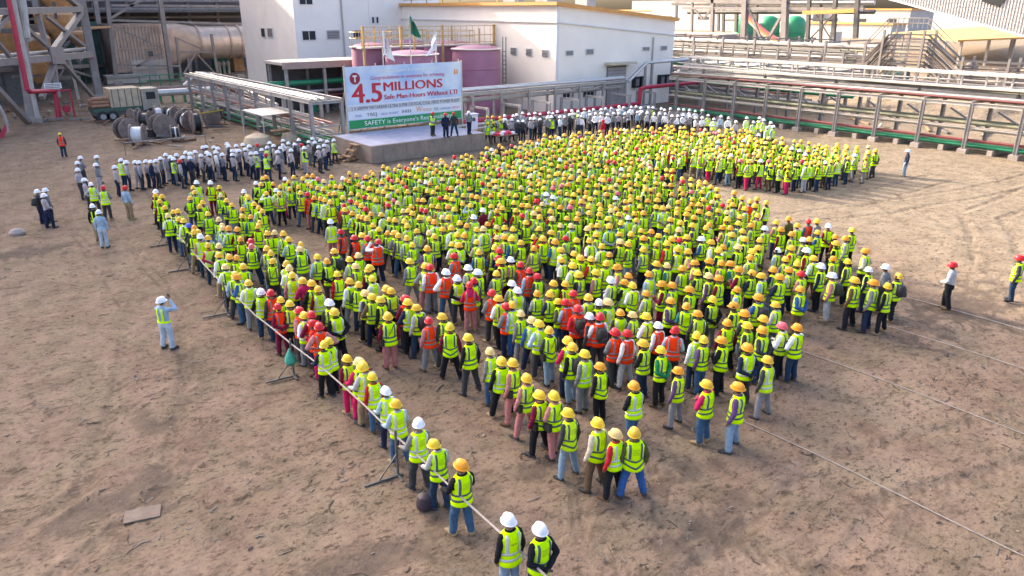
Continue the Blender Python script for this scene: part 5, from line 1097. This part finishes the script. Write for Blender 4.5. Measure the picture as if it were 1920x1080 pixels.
for row in NEAR.replace('\n', '|').split('|'):
    tk_ = row.split(); x, y = int(tk_[0]), int(tk_[1]); d = dict(k_.split('=') for k_ in tk_[4:])
    w_ = at(x, y, 1.585); sc = rp.uniform(.915,1.0)
    if x == 956: sc = 1.0
    PEOPLE.append(dict(p=w_.x, q=w_.y, z=0, hat=HMAP[tk_[2]], vest=tk_[3], sl=d.get('s', '').replace('_', ' ') or None, tr=d.get('t', '').replace('_', ' ') or None, pose=PMAP.get(d.get('p')) , ex=d.get('e'), rz=rp.gauss(0, (.14 if rp.random() < .7 else .45) if len(PEOPLE) > 12 else .06), sc=sc, hand=True))
N_HAND = len(PEOPLE)
for L_ in LONE:
    z = L_[9] if len(L_) > 9 else 0; w_ = at(L_[0], L_[1], 1.585+z)
    PEOPLE.append(dict(p=w_.x, q=w_.y, z=z+(.021 if z else 0), hat=HMAP[L_[2]], vest=L_[3], sl=L_[4], tr=L_[5], pose=L_[6], ex='pack' if 'backpack' in L_[8] else None, rz=R(L_[7]), sc=.96, lone=True, label=L_[8]))
for k, s_ in enumerate(SPEC.split('|')):
    x, y = map(int, s_.split()); w_ = at(x, y, 1.585)
    PEOPLE.append(dict(p=w_.x, q=w_.y, z=0, hat='white' if rp.random() < .93 else 'red', vest='n' if rp.random() < .9 else 's', sl=rp.choices(['brown-grey','charcoal','grey','navy','white','blue'], [14,2,6,2,1,1])[0], tr=rp.choices(['navy','charcoal','dark denim','grey','brown-grey'], [5,4,3,2,2])[0], pose=rp.choice(['arms hanging','hands clasped','arms crossed','arms raised' if k % 9 == 4 else 'arms hanging']), ex=None, rz=R(-95)+rp.gauss(0, .4), sc=rp.uniform(.93,1), spec=True))
for k in range(74):
    f = (k//2)/36.; x = 915+f*400+rp.uniform(-3, 3); y = 223-18*min(1, f*1.5)+(7 if k % 2 else -3)+rp.uniform(-2, 2)+(8*max(0, f-.75)*4)
    w_ = at(x, y, 1.585); r_ = f
    PEOPLE.append(dict(p=w_.x, q=w_.y, z=0, hat='white' if f > .06 else 'orange-yellow', vest='g' if (f < .06 or rp.random() < .12) else 'n', sl=rp.choices(['charcoal','grey','white','light blue','brown-grey','pale grey'], [6 if f < .4 else 1, 5, 2 if f < .5 else 9, 2, 4, 4])[0], tr=rp.choice(['black','navy','charcoal','dark denim','grey']), pose=rp.choice(['arms hanging','hands clasped','arms crossed','feet apart']), ex=None, rz=math.pi+rp.gauss(0, .35), sc=rp.uniform(.95,1.03), spec=True))
for x, y in ((1366,222),(1380,229),(1400,222),(1424,222),(1432,226),(1413,230),(1445,231),(1450,238),(1352,219),(1339,224),(1328,217),(1438,240)):
    w_ = at(x, y, 1.585); PEOPLE.append(dict(p=w_.x, q=w_.y, z=0, hat='white', vest='s' if x > 1395 or x < 1345 else 'n', sl=rp.choice(['white','pale grey','light blue']), tr=rp.choice(['charcoal','navy','grey']), pose='arms hanging', ex=None, rz=math.pi*.9+rp.gauss(0, .4), sc=.98, spec=True))
# the deep part of the crowd: files facing the stage
def inside(x, y, P):
    r_ = False
    for (x0, y0), (x1, y1) in zip(P, P[1:]+P[:1]):
        if (y0 > y) != (y1 > y) and x < (x1-x0)*(y-y0)/(y1-y0)+x0: r_ = not r_
    return r_
MAIN = [(13.2,15),(13.2,38.2),(16.5,36.5),(21,36.5),(25.5,36.7),(28.6,37.8),(32,38.5),(36,39),(39,38.2),(42.5,37.2),(44.8,35.6),(46.8,32.5),(45.3,29),(46.5,25.5),(47,22.3),(43.3,21),(36.6,22.0),(35.6,28.2),(32.2,28.2),(30.2,22.5),(29.2,18),(27.5,13)]
occ = {}
def cell(p, q): return int(math.floor(p/.8)), int(math.floor(q/.8))
for P_ in PEOPLE: occ.setdefault(cell(P_['p'], P_['q']), []).append((P_['p'], P_['q']))
def free(p, q, r_):
    i, j = cell(p, q)
    return all((p-a)**2+(q-b)**2 > r_*r_ for di in (-1,0,1) for dj in (-1,0,1) for a, b in occ.get((i+di, j+dj), ()))
fp = 13.6
while fp < 53:
    fq = 14+rp.uniform(0, .6); wob = rp.uniform(0, 6)
    while fq < 43:
        p_ = fp+.12*math.sin(fq*.4+wob)+rp.gauss(0, .065); q_ = fq+rp.gauss(0, .08)
        hx, hy = proj(p_, q_, 1.585)
        lim = np.interp(hx, [300,480,520,690,700,1400,1410,1500], [330,335,420,432,474,474,384,384])
        if inside(p_, q_, MAIN) and hy < lim and free(p_, q_, .40) and rp.random() < .95:
            lit = p_ > 33  # sunlit files get yellower helmets, the sun's tint put into the helmet colours
            hat_ = rp.choices(['orange-yellow','deep orange','yellow','pale yellow','white','red','pink'], [44,18 if not lit else 6,16 if not lit else 34,10,4,6,1.5])[0]
            vs_ = rp.choices(['g','s','r','n'], [84,11,1,1.5])[0]
            PEOPLE.append(dict(p=p_, q=q_, z=0, hat=hat_, vest=vs_, sl=None, tr=None, pose=None, ex=None, rz=rp.gauss(.0, .22), sc=rp.uniform(.89,1.02)))
            occ.setdefault(cell(p_, q_), []).append((p_, q_))
        fq += rp.uniform(.48,.66) if fp < 34 else rp.uniform(.52,.76)
    fp += rp.uniform(.93,1.06)
print('people', len(PEOPLE))
# the three hundred that show largest become individuals; the rest one mass
for i, P_ in enumerate(PEOPLE):
    P_['d'] = math.sqrt(P_['p']**2+P_['q']**2+CAM_H**2)-(0 if not P_.get('lone') else 200)
order = sorted(range(len(PEOPLE)), key=lambda i: PEOPLE[i]['d'])
IND = order[:300]; REST = order[300:]
LABELS = set()
def zone(P_):
    p_, q_ = P_['p'], P_['q']
    if p_ < 8.6: return 'beside the rope rail'
    if q_ < 12.4: return 'at the near tail of the crowd' if p_ < 19 else 'by the bare sand edge'
    if p_ > 24: return 'on the sunny side'
    if p_ < 11.5: return 'in the files next to the rope'
    return 'inside the crowd'
def helmet_word(h): return h+' helmet'
def describe(P_):
    v = P_['vest']; vw = {'g':'dark-taped lime vest','s':'silver-taped lime vest','c':'chevron-taped lime vest','r':'red vest','n':'no vest','H':'lime shoulder straps'}[v]
    s = f"{helmet_word(P_['hat'])}, {vw}, {P_['sl']} {'sleeves' if P_['long'] else 'short sleeves'}, {P_['tr']} trousers, {P_['pose']}"
    if P_.get('ex') in ('pack','sling','scarf'): s = f"{helmet_word(P_['hat'])}, {vw}, {P_['sl']} sleeves, {P_['tr']} trousers, {({'pack':'backpack','sling':'strap across back','scarf':'magenta headscarf'})[P_['ex']]}"
    return s, zone(P_)
POSE_W = (['arms hanging','arms crossed','hands behind back','hands on hips','feet apart','hands clasped','arms raised'], [9,5,3,2,6,7,.8])
for i in order:
    P_ = PEOPLE[i]; fs, ft, fpz = P_['sl'], P_['tr'], P_['pose']; P_['long'] = P_.get('lone') or fs is not None or rp.random() < .75
    for tr_ in range(200):
        P_['sl'] = fs or rp.choices(SL_W, SL_P)[0]; P_['tr'] = ft or rp.choices(TR_W, TR_P)[0]; P_['pose'] = (fpz if tr_ < 60 else None) or rp.choices(*POSE_W)[0]
        if i not in IND[:0] and (P_['d'] > 200): break
        s, z_ = describe(P_)
        if s not in LABELS: break
    if P_.get('label') is None:
        s, z_ = describe(P_); P_['label'] = s+', '+z_
        if len(P_['label'].replace(',', '').split()) > 16: P_['label'] = s
    LABELS.add(describe(P_)[0])
SK = ['brown','dark','light brown']
def setmat(o, m_):
    o.material_slots[0].link = 'OBJECT'; o.material_slots[0].material = m_
def child(nm, me_, par, m_):
    o = bpy.data.objects.new(nm, me_); COL.objects.link(o); o.parent = par; setmat(o, m_); return o
def make_person(P_):
    T_ = TPL[P_['pose']]; v = P_['vest']
    b_ = bpy.data.objects.new('person', T_['body']); COL.objects.link(b_); setmat(b_, skin_c[rp.choices(SK, [5,3,2])[0]])
    tag(b_, P_['label'], 'person', None if P_.get('lone') else 'workers standing in the crowd')
    b_.location = (P_['p'], P_['q'], P_['z']-.004); b_.rotation_euler = (rp.gauss(0, .012), rp.gauss(0, .012), P_['rz']); s_ = P_['sc']; bw_ = rp.uniform(.92,1.12); b_.scale = (s_*bw_, s_*bw_*rp.uniform(.97,1.06), s_)
    child('hair', T_['hair'], b_, hair); child('shirt', T_['shirt' if P_['long'] else 'tshirt'], b_, cloth(P_['sl'])); child('trousers', T_['trousers'], b_, cloth(P_['tr']))
    sm = rp.choice([black, cloth('brown'), cloth('charcoal'), cloth('khaki')])
    for k in (0, 1): child('shoe', T_['shoe%d' % k], b_, sm)
    hh_ = child('hard_hat', HAT, b_, hatm(P_['hat'])); hh_.rotation_euler = (rp.gauss(0, .045), 0, rp.gauss(0, .22)); hh_.location = (0, hh_.rotation_euler.x*1.6, 0)
    if v in 'gscr':
        st = 'chevron' if v == 'c' or (v == 'g' and rp.random() < .25) else 'straight'; VM = VESTM[st]
        ve = child('vest', VM['vest'], b_, vestm('red' if v == 'r' else rp.choices(['lime','faded','bright'], [6,2,2])[0])); tm = {'g':'dark','c':'dark','s':'silver','r':'grey'}[v]
        child('reflective_tape', VM['tape'], ve, tapem[tm])
        if v != 'r': tag(child('piping', VM['piping'], ve, pipingm), kind='stuff')
        if v != 'r' and P_.get('ex') != 'name': tag(child('vest_print', rp.choice(VM['print']), ve, printm), kind='stuff')
        if P_.get('ex') == 'name':
            lo = [text('DEETAC', -.068, 1.235, .035, dark_p, None, .14, name='lettering')]
            for o in lo:
                for vx in o.data.vertices:
                    x, y, z = vx.co; rx, ry, cy = vtor(z); vx.co = (x, cy-(ry+.0425)*math.sqrt(max(.05, 1-(x/(rx+.03))**2)), z)
                o.parent = ve
    if v == 'H':
        mb = MB()
        for s in (-1, 1): vert(mb, s*.085, .055, .96, 1.41, .030, 0, 6)
        band(mb, .93, .99, .030, 32, 0)
        child('vest', thick(mb.mesh('vest', vestm('lime')), .004), b_, vestm('lime'))
    for ex in ([P_['ex']] if P_.get('ex') else []):
        if ex == 'pack':
            r_ = bpy.data.objects.new('backpack', PACK); COL.objects.link(r_); setmat(r_, black); r_.matrix_world = Matrix.LocRotScale(b_.location, b_.rotation_euler, b_.scale)
            tag(r_, 'dark backpack on the '+{'red':'red vested','white':'white helmeted'}.get(P_['hat'], 'lime vested')+' worker with '+P_['sl']+' sleeves and '+P_['tr']+' trousers', 'backpack', 'backpacks worn in the crowd')
            child('pocket', PACKP, r_, cloth('charcoal')); child('strap', PACKS, r_, black)
        if ex == 'sling':
            r_ = bpy.data.objects.new('shoulder_bag', SBAG); COL.objects.link(r_); setmat(r_, black); r_.matrix_world = Matrix.LocRotScale(b_.location, b_.rotation_euler, b_.scale)
            tag(r_, 'dark shoulder bag on the '+P_['hat']+' helmeted worker in '+P_['sl']+' and '+P_['tr'], 'bag', 'shoulder bags worn in the crowd'); child('strap', SLING, r_, black)
        if ex == 'scarf':
            mb = MB().lathe((0,-.03,1.36), [(.13,-.12),(.16,.02),(.12,.12),(.10,.2)], 14); child('headscarf', mb.mesh('headscarf', cloth('magenta'), True), b_, cloth('magenta'))
    if P_['pose'] == 'arms raised':
        r_ = bpy.data.objects.new('phone', PHONE); COL.objects.link(r_); setmat(r_, black); r_.matrix_world = Matrix.LocRotScale(b_.location, b_.rotation_euler, b_.scale)
        tag(r_, 'dark phone held up by the '+P_['hat']+' helmeted person with '+P_['sl']+' sleeves', 'phone')
    return b_
for i in IND: make_person(PEOPLE[i])
# everyone farther back, as one mass
MI = {}; CM = []
def mslot(m_):
    if m_.name not in MI: MI[m_.name] = len(CM); CM.append(m_)
    return MI[m_.name]
vv, tt, mm, o_ = [], [], [], 0
for i in REST:
    P_ = PEOPLE[i]; v, t_, k = LOD[P_['pose']]
    if P_['vest'] in 'nH': keep = (k != 6) & (k != 7); t_ = t_[keep]; k = k[keep]
    c_, s_ = math.cos(P_['rz']), math.sin(P_['rz']); sc = P_['sc']
    w_ = np.stack([v[:,0]*c_-v[:,1]*s_, v[:,0]*s_+v[:,1]*c_, v[:,2]], -1)*sc+(P_['p'], P_['q'], P_['z'])
    sk_ = skin_c[rp.choices(SK, [5,3,2])[0]]; tm = {'g':'dark','s':'silver','r':'grey'}.get(P_['vest'], 'dark')
    lut = np.array([mslot(x) for x in (sk_, hair, cloth(P_['sl']), cloth(P_['sl']) if P_['long'] else sk_, cloth(P_['tr']), black, vestm('red' if P_['vest'] == 'r' else rp.choices(['lime','faded','bright'], [6,2,2])[0]), tapem[tm], hatm(P_['hat']))])
    vv.append(w_); tt.append(t_+o_); mm.append(lut[k]); o_ += len(v)
vv = np.concatenate(vv); tt = np.concatenate(tt).astype(np.int32); mm = np.concatenate(mm).astype(np.int32)
me = bpy.data.meshes.new('crowd'); me.vertices.add(len(vv)); me.vertices.foreach_set('co', vv.ravel()); me.loops.add(tt.size); me.loops.foreach_set('vertex_index', tt.ravel())
me.polygons.add(len(tt)); me.polygons.foreach_set('loop_start', np.arange(0, tt.size, 3, dtype=np.int32)); me.polygons.foreach_set('material_index', mm); me.polygons.foreach_set('use_smooth', np.ones(len(tt), bool))
for x in CM: me.materials.append(x)
me.update(calc_edges=True); me.set_sharp_from_angle(angle=R(50))
tag(link('crowd', me), kind='stuff'); print('crowd triangles', len(tt), 'materials', len(CM))
c = at(798, 952); t = thing('backpack', 'dark backpack lying on the clay beside the rope stand', 'backpack', c)
put('pack', MB().lathe(c+V((0,0,0)), [(.14,0),(.19,.05),(.20,.16),(.15,.30),(.05,.36)], 14), M('dark plum nylon', (.03,.018,.03), .6, 0, .3, 8), t, True)
put('pocket', MB().lathe(c+V((.13,-.12,.02)), [(.06,0),(.10,.04),(.09,.14),(.03,.18)], 10), black, t, True)
put('strap', MB().path([c+V((.05,.10,.33)), c+V((.16,.05,.36)), c+V((.24,-.03,.22)), c+V((.25,-.08,.03))], .014, 6), cloth('charcoal'), t, True)
